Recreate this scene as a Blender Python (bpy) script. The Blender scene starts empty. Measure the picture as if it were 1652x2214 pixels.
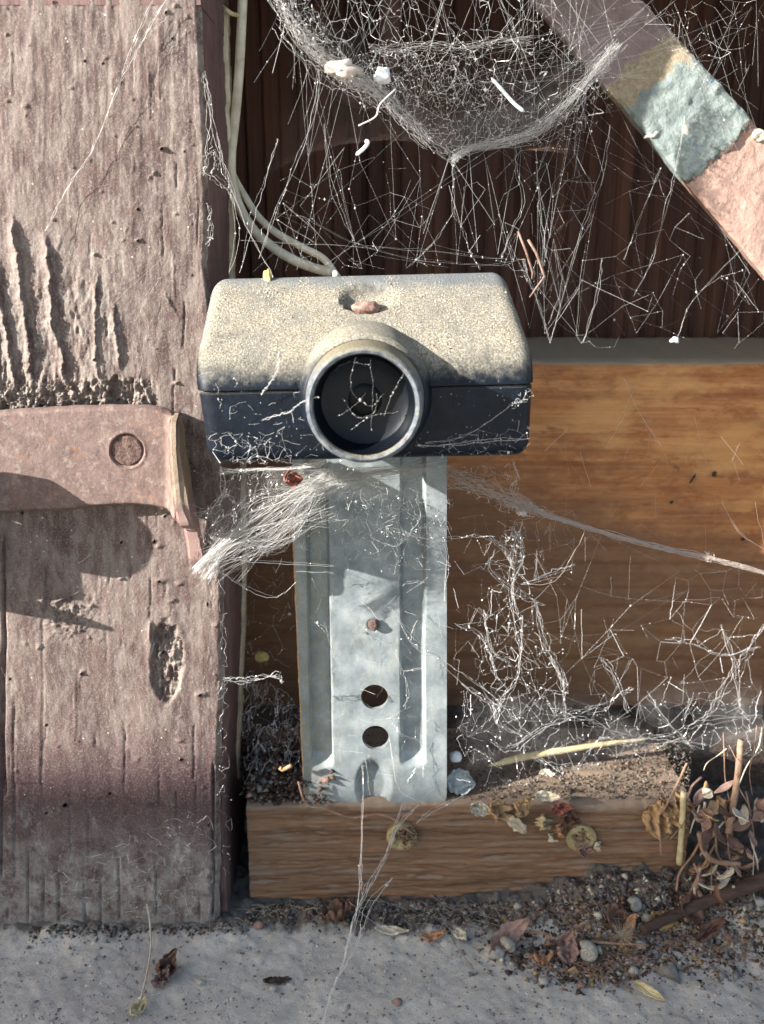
import bpy, bmesh, math, random
import numpy as np
from mathutils import Vector, Matrix, noise as mnoise
R = math.radians
MM = 0.001                       # everything below is measured in millimetres, scaled to metres when linked
scene = bpy.context.scene

# ---------------------------------------------------------------- camera, sky, sun, exposure
PITCH = R(16); DIST = 200.0; F = 2000.0; CX, CY = 826.0, 1107.0
CAM = np.array([0.0, -DIST*math.cos(PITCH), DIST*math.sin(PITCH)])
cd = bpy.data.cameras.new('camera'); cam = bpy.data.objects.new('camera', cd)
scene.collection.objects.link(cam); scene.camera = cam
cam.location = [c*MM for c in CAM]; cam.rotation_euler = (math.pi/2 - PITCH, 0, 0)
cd.sensor_fit = 'VERTICAL'; cd.sensor_height = 24.0; cd.sensor_width = 24.0; cd.lens = 24.0*F/2214.0
cd.clip_start = 0.005; cd.clip_end = 200.0
cd.dof.use_dof = True; cd.dof.focus_distance = 0.205; cd.dof.aperture_fstop = 16.0

SUN = Vector((2.2, 1.0, -0.95)).normalized()          # the way the light travels
elev = math.asin(-SUN.z)
world = bpy.data.worlds.new('World'); scene.world = world; world.use_nodes = True
wn = world.node_tree.nodes; wl = world.node_tree.links; wn.clear()
sky = wn.new('ShaderNodeTexSky'); sky.sky_type = 'NISHITA'; sky.sun_disc = False
sky.sun_elevation = elev; sky.sun_rotation = math.atan2(-SUN.x, -SUN.y)
sky.air_density = 1.0; sky.dust_density = 1.5; sky.ozone_density = 1.0
bg = wn.new('ShaderNodeBackground'); bg.inputs['Strength'].default_value = 0.088
wo = wn.new('ShaderNodeOutputWorld'); wl.new(sky.outputs[0], bg.inputs[0]); wl.new(bg.outputs[0], wo.inputs[0])
sd = bpy.data.lights.new('sun', 'SUN'); sd.energy = 4.7; sd.angle = R(0.5); sd.color = (1.0, 0.975, 0.94)
sun = bpy.data.objects.new('sun', sd); scene.collection.objects.link(sun)
sun.rotation_euler = SUN.to_track_quat('-Z', 'Y').to_euler()
scene.view_settings.view_transform = 'Standard'; scene.view_settings.look = 'None'
scene.view_settings.gamma = 1.0; scene.view_settings.exposure = 1.76
scene.cycles.max_bounces = 6; scene.cycles.transparent_max_bounces = 12

rng = np.random.default_rng(7); random.seed(7)

# ---------------------------------------------------------------- measuring: a sight line of the photograph met with a real plane
cp, sp = math.cos(PITCH), math.sin(PITCH)
def ray(px, py):
    px = np.asarray(px, float); py = np.asarray(py, float)
    a = (px-CX)/F; b = -(py-CY)/F
    return np.stack([a+0*b, cp + b*sp + 0*a, -sp + b*cp + 0*a], -1)
def U(px, py, Y):
    d = ray(px, py); t = (Y - CAM[1])/d[..., 1]
    return CAM + d*np.asarray(t)[..., None]
def G(px, py, z=-118.0):
    d = ray(px, py); t = (z - CAM[2])/d[..., 2]
    return CAM + d*np.asarray(t)[..., None]

# ---------------------------------------------------------------- helpers
def col(h):
    h = h.lstrip('#'); c = [int(h[i:i+2], 16)/255 for i in (0, 2, 4)]
    return tuple((x/12.92 if x <= .04045 else ((x+.055)/1.055)**2.4) for x in c) + (1.0,)

def tag(o, label=None, cat=None, group=None, kind=None):
    if label: o['label'] = label
    if cat: o['category'] = cat
    if group: o['group'] = group
    if kind: o['kind'] = kind
    return o
def empty(name, loc=(0, 0, 0)):
    o = bpy.data.objects.new(name, None); scene.collection.objects.link(o)
    o.location = [c*MM for c in loc]; o.empty_display_size = 0.005
    return o
def mesh_obj(name, verts, faces, mat, parent=None, smooth=True, mats=None, fmat=None):
    me = bpy.data.meshes.new(name)
    v = np.asarray(verts, float)*MM
    if parent is not None: v = v - np.array(parent.location)
    if isinstance(faces, np.ndarray):
        k = faces.shape[1]; n = len(faces)
        me.vertices.add(len(v)); me.vertices.foreach_set('co', v.astype(np.float32).ravel())
        me.loops.add(n*k); me.loops.foreach_set('vertex_index', faces.astype(np.int32).ravel())
        me.polygons.add(n); me.polygons.foreach_set('loop_start', np.arange(0, n*k, k, dtype=np.int32))
        me.update(calc_edges=True)
    else:
        me.from_pydata(v.tolist(), [], faces)
    for m in (mats or [mat]): me.materials.append(m)
    if fmat is not None: me.polygons.foreach_set('material_index', np.asarray(fmat, np.int32))
    if smooth: me.polygons.foreach_set('use_smooth', [True]*len(me.polygons))
    me.update()
    o = bpy.data.objects.new(name, me); scene.collection.objects.link(o)
    if parent is not None: o.parent = parent
    return o
def bm_obj(name, bm, mat, parent=None, smooth=True):
    vs = [v.co[:] for v in bm.verts]; bm.verts.index_update()
    fs = [[v.index for v in f.verts] for f in bm.faces]; bm.free()
    return mesh_obj(name, vs, fs, mat, parent, smooth)
def auto_smooth(o, deg=35):
    me = o.data; me.polygons.foreach_set('use_smooth', [True]*len(me.polygons))
    bm = bmesh.new(); bm.from_mesh(me)
    for e in bm.edges:
        if len(e.link_faces) == 2 and e.calc_face_angle(0) > R(deg): e.smooth = False
    bm.to_mesh(me); bm.free()
def grid_faces(nr, nc, off=0):
    i = np.arange(nr*nc).reshape(nr, nc) + off
    return np.stack([i[:-1, :-1], i[1:, :-1], i[1:, 1:], i[:-1, 1:]], -1).reshape(-1, 4)
def smoothstep(a, b, x):
    t = np.clip((x-a)/(b-a), 0, 1); return t*t*(3-2*t)
def _h(ix, iy, seed):
    n = (ix.astype(np.int64)*374761393 + iy.astype(np.int64)*668265263 + seed*1274126177) & 0x7fffffff
    n = ((n ^ (n >> 13))*1274126177) & 0x7fffffff
    return ((n ^ (n >> 16)) & 0xffff)/65535.0
def vn(x, y, seed=0):
    x = np.asarray(x, float); y = np.asarray(y, float)
    ix = np.floor(x); iy = np.floor(y); fx = x-ix; fy = y-iy
    fx = fx*fx*(3-2*fx); fy = fy*fy*(3-2*fy)
    a = _h(ix, iy, seed); b = _h(ix+1, iy, seed); c = _h(ix, iy+1, seed); d = _h(ix+1, iy+1, seed)
    return (a*(1-fx)+b*fx)*(1-fy) + (c*(1-fx)+d*fx)*fy - .5
def fbm(x, y, seed=0, oct=4, g=.5):
    s = 0; a = 1
    for k in range(oct):
        s = s + a*vn(x*2**k + 17.3*k, y*2**k - 9.1*k, seed+k*31); a *= g
    return s
def box(name, x0, x1, y0, y1, z0, z1, mat, parent=None, bevel=0.0):
    bm = bmesh.new(); bmesh.ops.create_cube(bm, size=1)
    for v in bm.verts: v.co = Vector((x0+(v.co.x+.5)*(x1-x0), y0+(v.co.y+.5)*(y1-y0), z0+(v.co.z+.5)*(z1-z0)))
    if bevel: bmesh.ops.bevel(bm, geom=bm.edges[:], offset=bevel, segments=2, affect='EDGES')
    return bm_obj(name, bm, mat, parent, smooth=False)
def tube(name, pts, rad, mat, parent=None, seg=10, caps=True, jit=0.0, seed=0):
    pts = [np.array(p, float) for p in pts]; n = len(pts)
    rad = [rad]*n if np.isscalar(rad) else rad
    r_ = random.Random(seed)
    vs = []; prev = None
    for i, p in enumerate(pts):
        t = pts[min(i+1, n-1)] - pts[max(i-1, 0)]; t = t/(np.linalg.norm(t)+1e-9)
        if prev is None:
            a = np.array([0, 0, 1.0]) if abs(t[2]) < .9 else np.array([1.0, 0, 0])
            u = np.cross(t, a)
        else: u = prev - t*np.dot(prev, t)
        u /= np.linalg.norm(u)+1e-9; prev = u; w = np.cross(t, u)
        for k in range(seg):
            an = 2*math.pi*k/seg; rr = rad[i]*(1 + jit*(r_.random()-.5))
            vs.append(p + rr*(math.cos(an)*u + math.sin(an)*w))
    fs = []
    for i in range(n-1):
        for k in range(seg):
            a = i*seg+k; b = i*seg+(k+1) % seg
            fs.append([a, b, b+seg, a+seg])
    if caps:
        fs.append(list(range(seg))[::-1]); fs.append([(n-1)*seg+k for k in range(seg)])
    return mesh_obj(name, vs, fs, mat, parent)
def spline(pts, n=8):
    pts = [np.array(p, float) for p in pts]; out = []
    P = [2*pts[0]-pts[1]] + pts + [2*pts[-1]-pts[-2]]
    for i in range(1, len(P)-2):
        for k in range(n):
            t = k/n; a, b, c, d = P[i-1], P[i], P[i+1], P[i+2]
            out.append(.5*((2*b)+(-a+c)*t+(2*a-5*b+4*c-d)*t*t+(-a+3*b-3*c+d)*t**3))
    out.append(pts[-1]); return out
def lathe(name, prof, center, mat, parent=None, seg=64, axis='Y', tilt=None, closed=False):
    vs = []; n = len(prof)
    for (y, r) in prof:
        for k in range(seg):
            a = 2*math.pi*k/seg
            v = Vector((r*math.cos(a), y, r*math.sin(a)))
            if axis == 'Z': v = Vector((r*math.cos(a), r*math.sin(a), y))
            if tilt is not None: v = tilt @ v
            vs.append((v.x+center[0], v.y+center[1], v.z+center[2]))
    fs = []
    for i in range(n-1 if not closed else n):
        j = (i+1) % n
        for k in range(seg):
            fs.append([i*seg+k, i*seg+(k+1) % seg, j*seg+(k+1) % seg, j*seg+k])
    return mesh_obj(name, vs, fs, mat, parent)
def apply_mods(o):
    dg = bpy.context.evaluated_depsgraph_get(); dg.update()
    me = bpy.data.meshes.new_from_object(o.evaluated_get(dg)); o.modifiers.clear(); o.data = me
    return o

# ---------------------------------------------------------------- material kit
class Mat:
    def __init__(s, name, rough=.8, spec=.3, metal=0.0):
        s.m = bpy.data.materials.new(name); s.m.use_nodes = True; s.t = s.m.node_tree; s.n = s.t.nodes; s.l = s.t.links
        s.b = s.n['Principled BSDF']; s.b.inputs['Roughness'].default_value = rough
        s.b.inputs['Specular IOR Level'].default_value = spec; s.b.inputs['Metallic'].default_value = metal
        mp = s.n.new('ShaderNodeMapping'); mp.inputs['Scale'].default_value = (1000,)*3
        # world position in millimetres: parts are authored in place, so this stays put on them
        s.g = s.n.new('ShaderNodeNewGeometry'); s.l.new(s.g.outputs['Position'], mp.inputs[0]); s.c = mp.outputs[0]
    def lk(s, a, b):
        if isinstance(a, (int, float)): b.default_value = a
        elif isinstance(a, tuple): b.default_value = a
        else: s.l.new(a, b)
    def vec(s, scale=(1, 1, 1), rot=(0, 0, 0), loc=(0, 0, 0)):
        mp = s.n.new('ShaderNodeMapping'); mp.inputs['Scale'].default_value = scale; mp.inputs['Rotation'].default_value = rot
        mp.inputs['Location'].default_value = loc; s.l.new(s.c, mp.inputs[0]); return mp.outputs[0]
    def noise(s, f, det=4, rough=.55, st=(1, 1, 1), dist=0, loc=(0, 0, 0), rot=(0, 0, 0)):
        n = s.n.new('ShaderNodeTexNoise'); n.inputs['Scale'].default_value = f; n.inputs['Detail'].default_value = det
        n.inputs['Roughness'].default_value = rough; n.inputs['Distortion'].default_value = dist
        s.l.new(s.vec(st, rot, loc), n.inputs['Vector']); return n.outputs[0]
    def voro(s, f, st=(1, 1, 1), feat='F1', out='Distance', rnd=1):
        n = s.n.new('ShaderNodeTexVoronoi'); n.feature = feat; n.inputs['Scale'].default_value = f
        n.inputs['Randomness'].default_value = rnd
        s.l.new(s.vec(st), n.inputs['Vector']); return n.outputs[out]
    def ramp(s, fac, stops, interp='LINEAR'):
        r = s.n.new('ShaderNodeValToRGB'); r.color_ramp.interpolation = interp; e = r.color_ramp.elements
        while len(e) < len(stops): e.new(.5)
        for k, (p, c) in enumerate(stops):
            e[k].position = p
            e[k].color = c if isinstance(c, tuple) else (col(c) if isinstance(c, str) else (c, c, c, 1))
        s.lk(fac, r.inputs[0]); return r.outputs[0]
    def mix(s, fac, a, b, mode='MIX'):
        m = s.n.new('ShaderNodeMix'); m.data_type = 'RGBA'; m.blend_type = mode
        s.lk(fac, m.inputs[0]); s.lk(col(a) if isinstance(a, str) else a, m.inputs[6]); s.lk(col(b) if isinstance(b, str) else b, m.inputs[7]); return m.outputs[2]
    def math(s, op, a, b=0.0, c=0.0, clamp=False):
        m = s.n.new('ShaderNodeMath'); m.operation = op; m.use_clamp = clamp
        s.lk(a, m.inputs[0]); s.lk(b, m.inputs[1]); s.lk(c, m.inputs[2]); return m.outputs[0]
    def xyz(s, which='pos'):
        x = s.n.new('ShaderNodeSeparateXYZ'); s.l.new(s.c if which == 'pos' else s.g.outputs['Normal'], x.inputs[0]); return x.outputs
    def rng(s, v, a, b, c=0.0, d=1.0):
        m = s.n.new('ShaderNodeMapRange'); m.interpolation_type = 'SMOOTHSTEP'; s.lk(v, m.inputs[0])
        for k, q in enumerate((a, b, c, d)): m.inputs[k+1].default_value = q
        return m.outputs[0]
    def bump(s, h, dist=.3, strength=1.0, prev=None):
        b = s.n.new('ShaderNodeBump'); b.inputs['Strength'].default_value = strength; b.inputs['Distance'].default_value = dist*MM
        s.lk(h, b.inputs['Height'])
        if prev is not None: s.l.new(prev, b.inputs['Normal'])
        return b.outputs[0]
    def done(s, color, bump=None, rough=None):
        s.lk(col(color) if isinstance(color, str) else color, s.b.inputs['Base Color'])
        if bump is not None: s.l.new(bump, s.b.inputs['Normal'])
        if rough is not None: s.lk(rough, s.b.inputs['Roughness'])
        return s.m

def simple(name, c1, c2, f=1.0, rough=.8, bumpd=.1, st=(1, 1, 1), spec=.3, metal=0, bf=None):
    m = Mat(name, rough, spec, metal); n = m.noise(f, 5, .6, st)
    return m.done(m.ramp(n, [(.3, c1), (.7, c2)]), m.bump(m.noise(bf or f*2, 4, .6, st), bumpd) if bumpd else None)

def m_post():
    m = Mat('weathered_brown_paint', .75, .25)
    x, y, z = m.xyz()
    a = m.ramp(m.noise(.12, 5, .6, (1, 1, .25)), [(.3, '#4a3a37'), (.5, '#584641'), (.7, '#6b5952')])
    dust = m.rng(m.noise(.5, 6, .65, (1, 1, .35)), .38, .68)
    c = m.mix(m.math('MULTIPLY', dust, .65), a, '#8d8177')
    pale = m.rng(m.noise(.35, 5, .7, (1.6, 1, .18)), .55, .75)
    c = m.mix(m.math('MULTIPLY', pale, .45), c, '#998b81')
    # bare grey wood showing in the split, flaked band above the latch
    zone = m.math('MULTIPLY', m.rng(z, 20, 34), m.rng(z, 66, 50))
    zone = m.math('MULTIPLY', zone, m.rng(x, -44, -58))
    grey = m.math('MULTIPLY', zone, m.rng(m.noise(.8, 5, .7, (1, 1, .3)), .50, .66, 0, .7))
    c = m.mix(grey, c, '#8b847b')
    # lower post's shade painted in as darker purple-brown, greener-grey dust splashed near the ground
    low = m.rng(z, -52, -76)
    c = m.mix(m.math('MULTIPLY', low, .85), c, '#4a3536')
    gd = m.math('MULTIPLY', m.rng(z, -78, -108), m.rng(m.noise(.22, 6, .7), .33, .62))
    c = m.mix(gd, c, '#8b857f')
    sc = m.math('MULTIPLY', m.rng(z, -74, -96), m.rng(m.noise(.16, 7, .8, (1, 1, .6), loc=(7, 1, 2)), .52, .68)); c = m.mix(m.math('MULTIPLY', sc, .8), c, '#b0aaa2')
    sp_ = m.math('MULTIPLY', m.rng(m.voro(.42), .10, .05), m.rng(m.noise(.08, 2), .5, .58))
    c = m.mix(sp_, c, '#c9c2b4')
    at = m.n.new('ShaderNodeAttribute'); at.attribute_name = 'torn'
    c = m.mix(m.math('MULTIPLY', at.outputs['Fac'], m.rng(m.noise(.9, 5, .7), .35, .55, .2, .7)), c, '#948a7e')
    fine = m.rng(m.noise(2.4, 5, .8), .52, .64); c = m.mix(m.math('MULTIPLY', fine, .4), c, '#b5a79b'); c = m.mix(m.math('MULTIPLY', m.rng(m.noise(1.9, 5, .8, loc=(4, 4, 4)), .56, .68), .4), c, '#5b4540')
    ydust = m.math('MULTIPLY', m.rng(m.noise(1.6, 4, .7), .62, .78), .6)
    c = m.mix(ydust, c, '#b7a67c')
    h = m.math('ADD', m.noise(1.5, 6, .7, (1, 1, .8)), m.math('MULTIPLY', m.noise(.9, 3, .5, (1.5, 1, .08)), .35))
    return m.done(c, m.bump(h, .22))
def m_wood(name, cs, f=.05, dark='#4a3020', st=(.16, 1, 1.6), dust=0.0, dustc='#8d857a', bump=.25, mott=.0, mottc='#6b3c20'):
    m = Mat(name, .75, .2)
    n = m.noise(f*4, 8, .7, (st[0]*.45, st[1], st[2]*1.2), dist=.5)
    c = m.ramp(n, [(.28, cs[0]), (.5, cs[1]), (.72, cs[2])])
    w = m.n.new('ShaderNodeTexWave'); w.bands_direction = 'Z'; w.inputs['Scale'].default_value = .035
    w.inputs['Distortion'].default_value = 5.5; w.inputs['Detail'].default_value = 4; w.inputs['Detail Scale'].default_value = .6
    m.l.new(m.vec((.12, .3, 1)), w.inputs['Vector'])
    c = m.mix(m.math('MULTIPLY', m.rng(w.outputs[1], .55, 1.0), .22), c, dark)
    if mott:
        c = m.mix(m.math('MULTIPLY', m.rng(m.math('ADD', m.math('MULTIPLY', m.noise(.10, 7, .75, (.4, 1, 1.3), dist=.8), .55), m.math('MULTIPLY', m.noise(.42, 6, .75, (.55, 1, 1.1), dist=.6), .45)), .46, .58), mott), c, mottc)
    c = m.mix(m.math('MULTIPLY', m.rng(m.noise(.9, 4, .6, (.1, 1, 2)), .58, .7), .5), c, dark)
    if mott:
        c = m.mix(m.rng(m.noise(.22, 7, .8, (.6, 1, 1), dist=1.0, loc=(11, 3, 5)), .58, .70, 0, .7), c, '#5b3620')
        c = m.mix(m.rng(m.noise(.05, 5, .6, (.6, 1, 1.2), loc=(1, 9, 2)), .5, .64, 0, .55), c, '#e0a868')
                                                    # the lower half turns duller brown below a slanting, ragged line
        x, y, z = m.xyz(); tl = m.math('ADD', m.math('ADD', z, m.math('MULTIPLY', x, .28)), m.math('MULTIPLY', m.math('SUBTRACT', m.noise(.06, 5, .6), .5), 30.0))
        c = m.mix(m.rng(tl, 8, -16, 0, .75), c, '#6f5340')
    if dust:
        c = m.mix(m.math('MULTIPLY', m.rng(m.noise(.3, 6, .7), .3, .7), dust), c, dustc)
        c = m.mix(m.rng(m.xyz('n')[2], .5, .85), c, dustc)
    h = m.math('ADD', m.noise(.5, 6, .65, (.12, 1, 2)), m.math('MULTIPLY', w.outputs[1], .3))
    return m.done(c, m.bump(h, bump))
def m_body():
    m = Mat('dusty_navy_plastic', .42, .22)
    nz = m.xyz('n')[2]; x, y, z = m.xyz()
    base = m.ramp(m.noise(.5, 5, .6), [(.3, '#060b12'), (.7, '#0b1420')])
    film = m.mix(m.math('MULTIPLY', m.rng(m.noise(.25, 6, .7), .35, .75), .22), base, '#26323e')
    d = m.math('ADD', nz, m.math('MULTIPLY', m.math('SUBTRACT', m.noise(.6, 5, .7), .5), .55))
    f1 = m.rng(d, .15, .72)
    grain = m.noise(2.6, 3, .75)
    tan = m.ramp(grain, [(.34, '#5d574a'), (.46, '#857d6d'), (.58, '#a69e8c'), (.72, '#c8c0ae')])
    tan = m.mix(m.rng(m.noise(.12, 5, .65), .42, .66, 0, .6), tan, '#77746c')
    bare = m.rng(m.noise(.13, 8, .8, (.6, 1, 1), loc=(2, 5, 1)), .50, .66, 0, .8)
    tan = m.mix(bare, tan, '#6a675f')
    # thinner film towards the rear upper edge, where the wind takes it
    thin = m.math('MULTIPLY', m.rng(m.math('ADD', z, m.math('MULTIPLY', m.noise(.3, 5, .7), 5.0)), 48.3, 51.2), .75)
    tan = m.mix(thin, tan, '#656b6e')
    c = m.mix(f1, film, tan)
    specks = m.math('MULTIPLY', m.rng(m.voro(1.1), .16, .08), m.rng(m.noise(.3, 3), .52, .6))
    c = m.mix(m.math('MULTIPLY', specks, .7), c, '#b9b7a6')
    scuff = m.rng(m.noise(1.6, 6, .75, (1, 1, .6)), .64, .74)
    c = m.mix(m.math('MULTIPLY', scuff, .5), c, '#8e979a')
    rough = m.math('ADD', .40, m.math('MULTIPLY', f1, .6))
    h = m.math('ADD', m.math('MULTIPLY', grain, m.math('ADD', m.math('MULTIPLY', f1, 1.6), .1)), m.math('MULTIPLY', m.noise(5, 2), .25))
    return m.done(c, m.bump(h, .20), rough)
def m_hood():
    m = Mat('dusty_black_plastic_ring', .55, .3)
    nz = m.xyz('n')[2]
    d = m.math('ADD', nz, m.math('MULTIPLY', m.math('SUBTRACT', m.noise(.5, 5, .7), .5), .8))
    c = m.ramp(m.noise(.6, 5, .65), [(.35, '#3a3f43'), (.65, '#70757a')])
    c = m.mix(m.rng(m.noise(.7, 6, .8), .45, .68, 0, .6), c, '#8a8678')
    c = m.mix(m.rng(d, .3, .85), c, m.ramp(m.noise(2.6, 3, .75), [(.35, '#5a5446'), (.65, '#8f866e')]))
    return m.done(c, m.bump(m.noise(2.5, 4, .7), .12))
def m_galv():
    m = Mat('galvanised_steel', .55, .4, .2)
    a = m.ramp(m.noise(.18, 6, .65), [(.3, '#6f7676'), (.5, '#868d8d'), (.7, '#a0a5a3')])
    v = m.ramp(m.voro(.35, out='Color'), [(.2, .82), (.8, 1.0)])
    c = m.mix(.5, a, v, 'MULTIPLY')
    dust = m.rng(m.noise(.4, 6, .72, (1, 1, .5)), .5, .75)
    c = m.mix(m.math('MULTIPLY', dust, .5), c, '#a29d8c')
    x, y, z = m.xyz()
    edge = m.math('MULTIPLY', m.rng(x, -11.5, -17), m.rng(m.noise(.7, 6, .7), .4, .6))
    c = m.mix(m.math('MULTIPLY', edge, .7), c, '#8b8470')
    c = m.mix(m.math('MULTIPLY', m.rng(m.noise(1.4, 4, .7), .66, .74), .7), c, '#6f6a5c')
    rough = m.math('ADD', .42, m.math('MULTIPLY', m.noise(.6, 4), .25))
    return m.done(c, m.bump(m.noise(1.2, 5, .6), .06), rough)
def m_latch():
    m = Mat('rust_pink_painted_steel', .6, .35)
    x, y, z = m.xyz()
    c = m.ramp(m.noise(.25, 6, .65), [(.3, '#614e48'), (.5, '#715b53'), (.72, '#836c62')])
    c = m.mix(m.math('MULTIPLY', m.rng(m.noise(.35, 6, .7), .5, .66), .55), c, '#9c8d7d')
    c = m.mix(m.rng(m.noise(2.2, 5, .8), .55, .66, 0, .5), c, '#b3a391'); c = m.mix(m.rng(m.noise(2.0, 5, .8, loc=(3, 1, 8)), .56, .68, 0, .5), c, '#56433c')
    yel = m.math('ADD', m.math('ADD', m.rng(z, 20.5, 24), m.math('MULTIPLY', m.rng(x, -48.0, -45.2), m.rng(z, -2, 4))), m.math('MULTIPLY', m.math('SUBTRACT', m.noise(.8, 5, .75), .5), .9))
    c = m.mix(m.rng(yel, .45, 1.3, 0, .36), c, '#b3a27f')
    c = m.mix(m.math('MULTIPLY', m.rng(z, 3, -2), m.rng(x, -47.5, -46.5)), c, '#94786f')
    ru = m.rng(m.noise(.4, 6, .7, loc=(5, 3, 1)), .60, .70)
    c = m.mix(m.math('MULTIPLY', ru, .7), c, '#a0633d')
    return m.done(c, m.bump(m.noise(1.8, 7, .85), .26))
def m_ground():
    m = Mat('dusty_grey_concrete', .9, .2)
    c = m.ramp(m.noise(.05, 8, .75), [(.3, '#aaa69f'), (.5, '#cfc8bb'), (.68, '#e4dccd')])
    c = m.mix(m.math('MULTIPLY', m.rng(m.noise(.5, 6, .75), .4, .75), .4), c, '#98948e')
    c = m.mix(m.rng(m.noise(1.8, 4, .7), .6, .72, 0, .7), c, '#d2cdc0')
    c = m.mix(m.rng(m.noise(.03, 5, .6, loc=(9, 9, 0)), .52, .66, 0, .5), c, '#aaa59f')
    c = m.mix(m.rng(m.voro(.25), .10, .05, 0, .8), c, '#d3cfc2')
    # damp earth collected against the wall
    x, y, z = m.xyz()
    e = m.math('ADD', m.rng(y, 2, 16), m.math('MULTIPLY', m.math('SUBTRACT', m.noise(.13, 6, .7), .5), 1.5))
    c = m.mix(m.rng(e, .5, .95, 0, .85), c, '#3e3833')
    return m.done(c, m.bump(m.noise(1.3, 7, .85), .55))
def m_strap():
    m = Mat('layered_flaking_paint', .7, .3)
    x, y, z = m.xyz()
    # distance along the strap, measured down its length
    s_ = m.math('ADD', m.math('MULTIPLY', x, .65), m.math('MULTIPLY', z, -.76))
    s_ = m.math('ADD', s_, m.math('MULTIPLY', m.math('SUBTRACT', m.noise(.16, 7, .8), .5), 15.0))
    mauve = m.ramp(m.noise(.3, 6, .7), [(.3, '#7a6a68'), (.6, '#8e7d7b')])
    gold = m.ramp(m.noise(.9, 5, .75), [(.35, '#857660'), (.65, '#aa9c82')])
    blue = m.ramp(m.noise(.35, 6, .7), [(.33, '#6b7672'), (.47, '#7b8580'), (.6, '#8b928c'), (.72, '#557c95')])
    pink = m.ramp(m.noise(.5, 6, .7), [(.3, '#96776a'), (.6, '#a98b7c')])
    c = m.mix(m.rng(s_, STRAP_S[0]-.8, STRAP_S[0]+.8), mauve, gold)
    c = m.mix(m.rng(s_, STRAP_S[1]-.8, STRAP_S[1]+.8), c, blue)
    c = m.mix(m.rng(s_, STRAP_S[2]-.4, STRAP_S[2]+.4), c, pink)
    c = m.mix(m.rng(m.noise(.6, 5, .7, loc=(3, 7, 9)), .60, .72, 0, .75), c, '#b3aa97')
    h = m.math('ADD', m.noise(.5, 6, .7), m.math('MULTIPLY', m.rng(s_, STRAP_S[2]+.4, STRAP_S[2]-.4), 1.2))
    return m.done(c, m.bump(h, .7))
def m_thread(name, c, tr=.35):
    m = bpy.data.materials.new(name); m.use_nodes = True; n = m.node_tree.nodes; l = m.node_tree.links; n.clear()
    d = n.new('ShaderNodeBsdfDiffuse'); t = n.new('ShaderNodeBsdfTranslucent'); g = n.new('ShaderNodeBsdfGlossy')
    for q in (d, t): q.inputs[0].default_value = col(c)
    g.inputs['Roughness'].default_value = .35; g.inputs[0].default_value = (.9, .9, .9, 1)
    a = n.new('ShaderNodeMixShader'); a.inputs[0].default_value = tr; l.new(d.outputs[0], a.inputs[1]); l.new(t.outputs[0], a.inputs[2])
    b = n.new('ShaderNodeMixShader'); b.inputs[0].default_value = .18; l.new(a.outputs[0], b.inputs[1]); l.new(g.outputs[0], b.inputs[2])
    o = n.new('ShaderNodeOutputMaterial'); l.new(b.outputs[0], o.inputs[0]); return m
def m_sheet(name, c, dens):
    m = bpy.data.materials.new(name); m.use_nodes = True; n = m.node_tree.nodes; l = m.node_tree.links; n.clear()
    tc = n.new('ShaderNodeTexCoord'); mp = n.new('ShaderNodeMapping'); mp.inputs['Scale'].default_value = (1000,)*3; l.new(tc.outputs['Object'], mp.inputs[0])
    ns = n.new('ShaderNodeTexNoise'); ns.inputs['Scale'].default_value = .55; ns.inputs['Detail'].default_value = 8; ns.inputs['Roughness'].default_value = .8
    l.new(mp.outputs[0], ns.inputs['Vector'])
    at = n.new('ShaderNodeAttribute'); at.attribute_name = 'cover'
    r = n.new('ShaderNodeMapRange'); r.inputs[1].default_value = .3; r.inputs[2].default_value = .75; r.inputs[3].default_value = dens*.25; r.inputs[4].default_value = dens
    l.new(ns.outputs[0], r.inputs[0])
    mu = n.new('ShaderNodeMath'); mu.operation = 'MULTIPLY'; l.new(r.outputs[0], mu.inputs[0]); l.new(at.outputs['Fac'], mu.inputs[1])
    d = n.new('ShaderNodeBsdfDiffuse'); d.inputs[0].default_value = col(c); t = n.new('ShaderNodeBsdfTransparent')
    mx = n.new('ShaderNodeMixShader'); l.new(mu.outputs[0], mx.inputs[0]); l.new(t.outputs[0], mx.inputs[1]); l.new(d.outputs[0], mx.inputs[2])
    o = n.new('ShaderNodeOutputMaterial'); l.new(mx.outputs[0], o.inputs[0]); return m

# strap paint bands measured down the strap's own length (mm)
def _s(px, py):
    p = U(px, py, 61.5); return .65*p[0] - .76*p[2]
STRAP_S = (_s(1355, 150), _s(1420, 180), _s(1530, 345))

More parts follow.
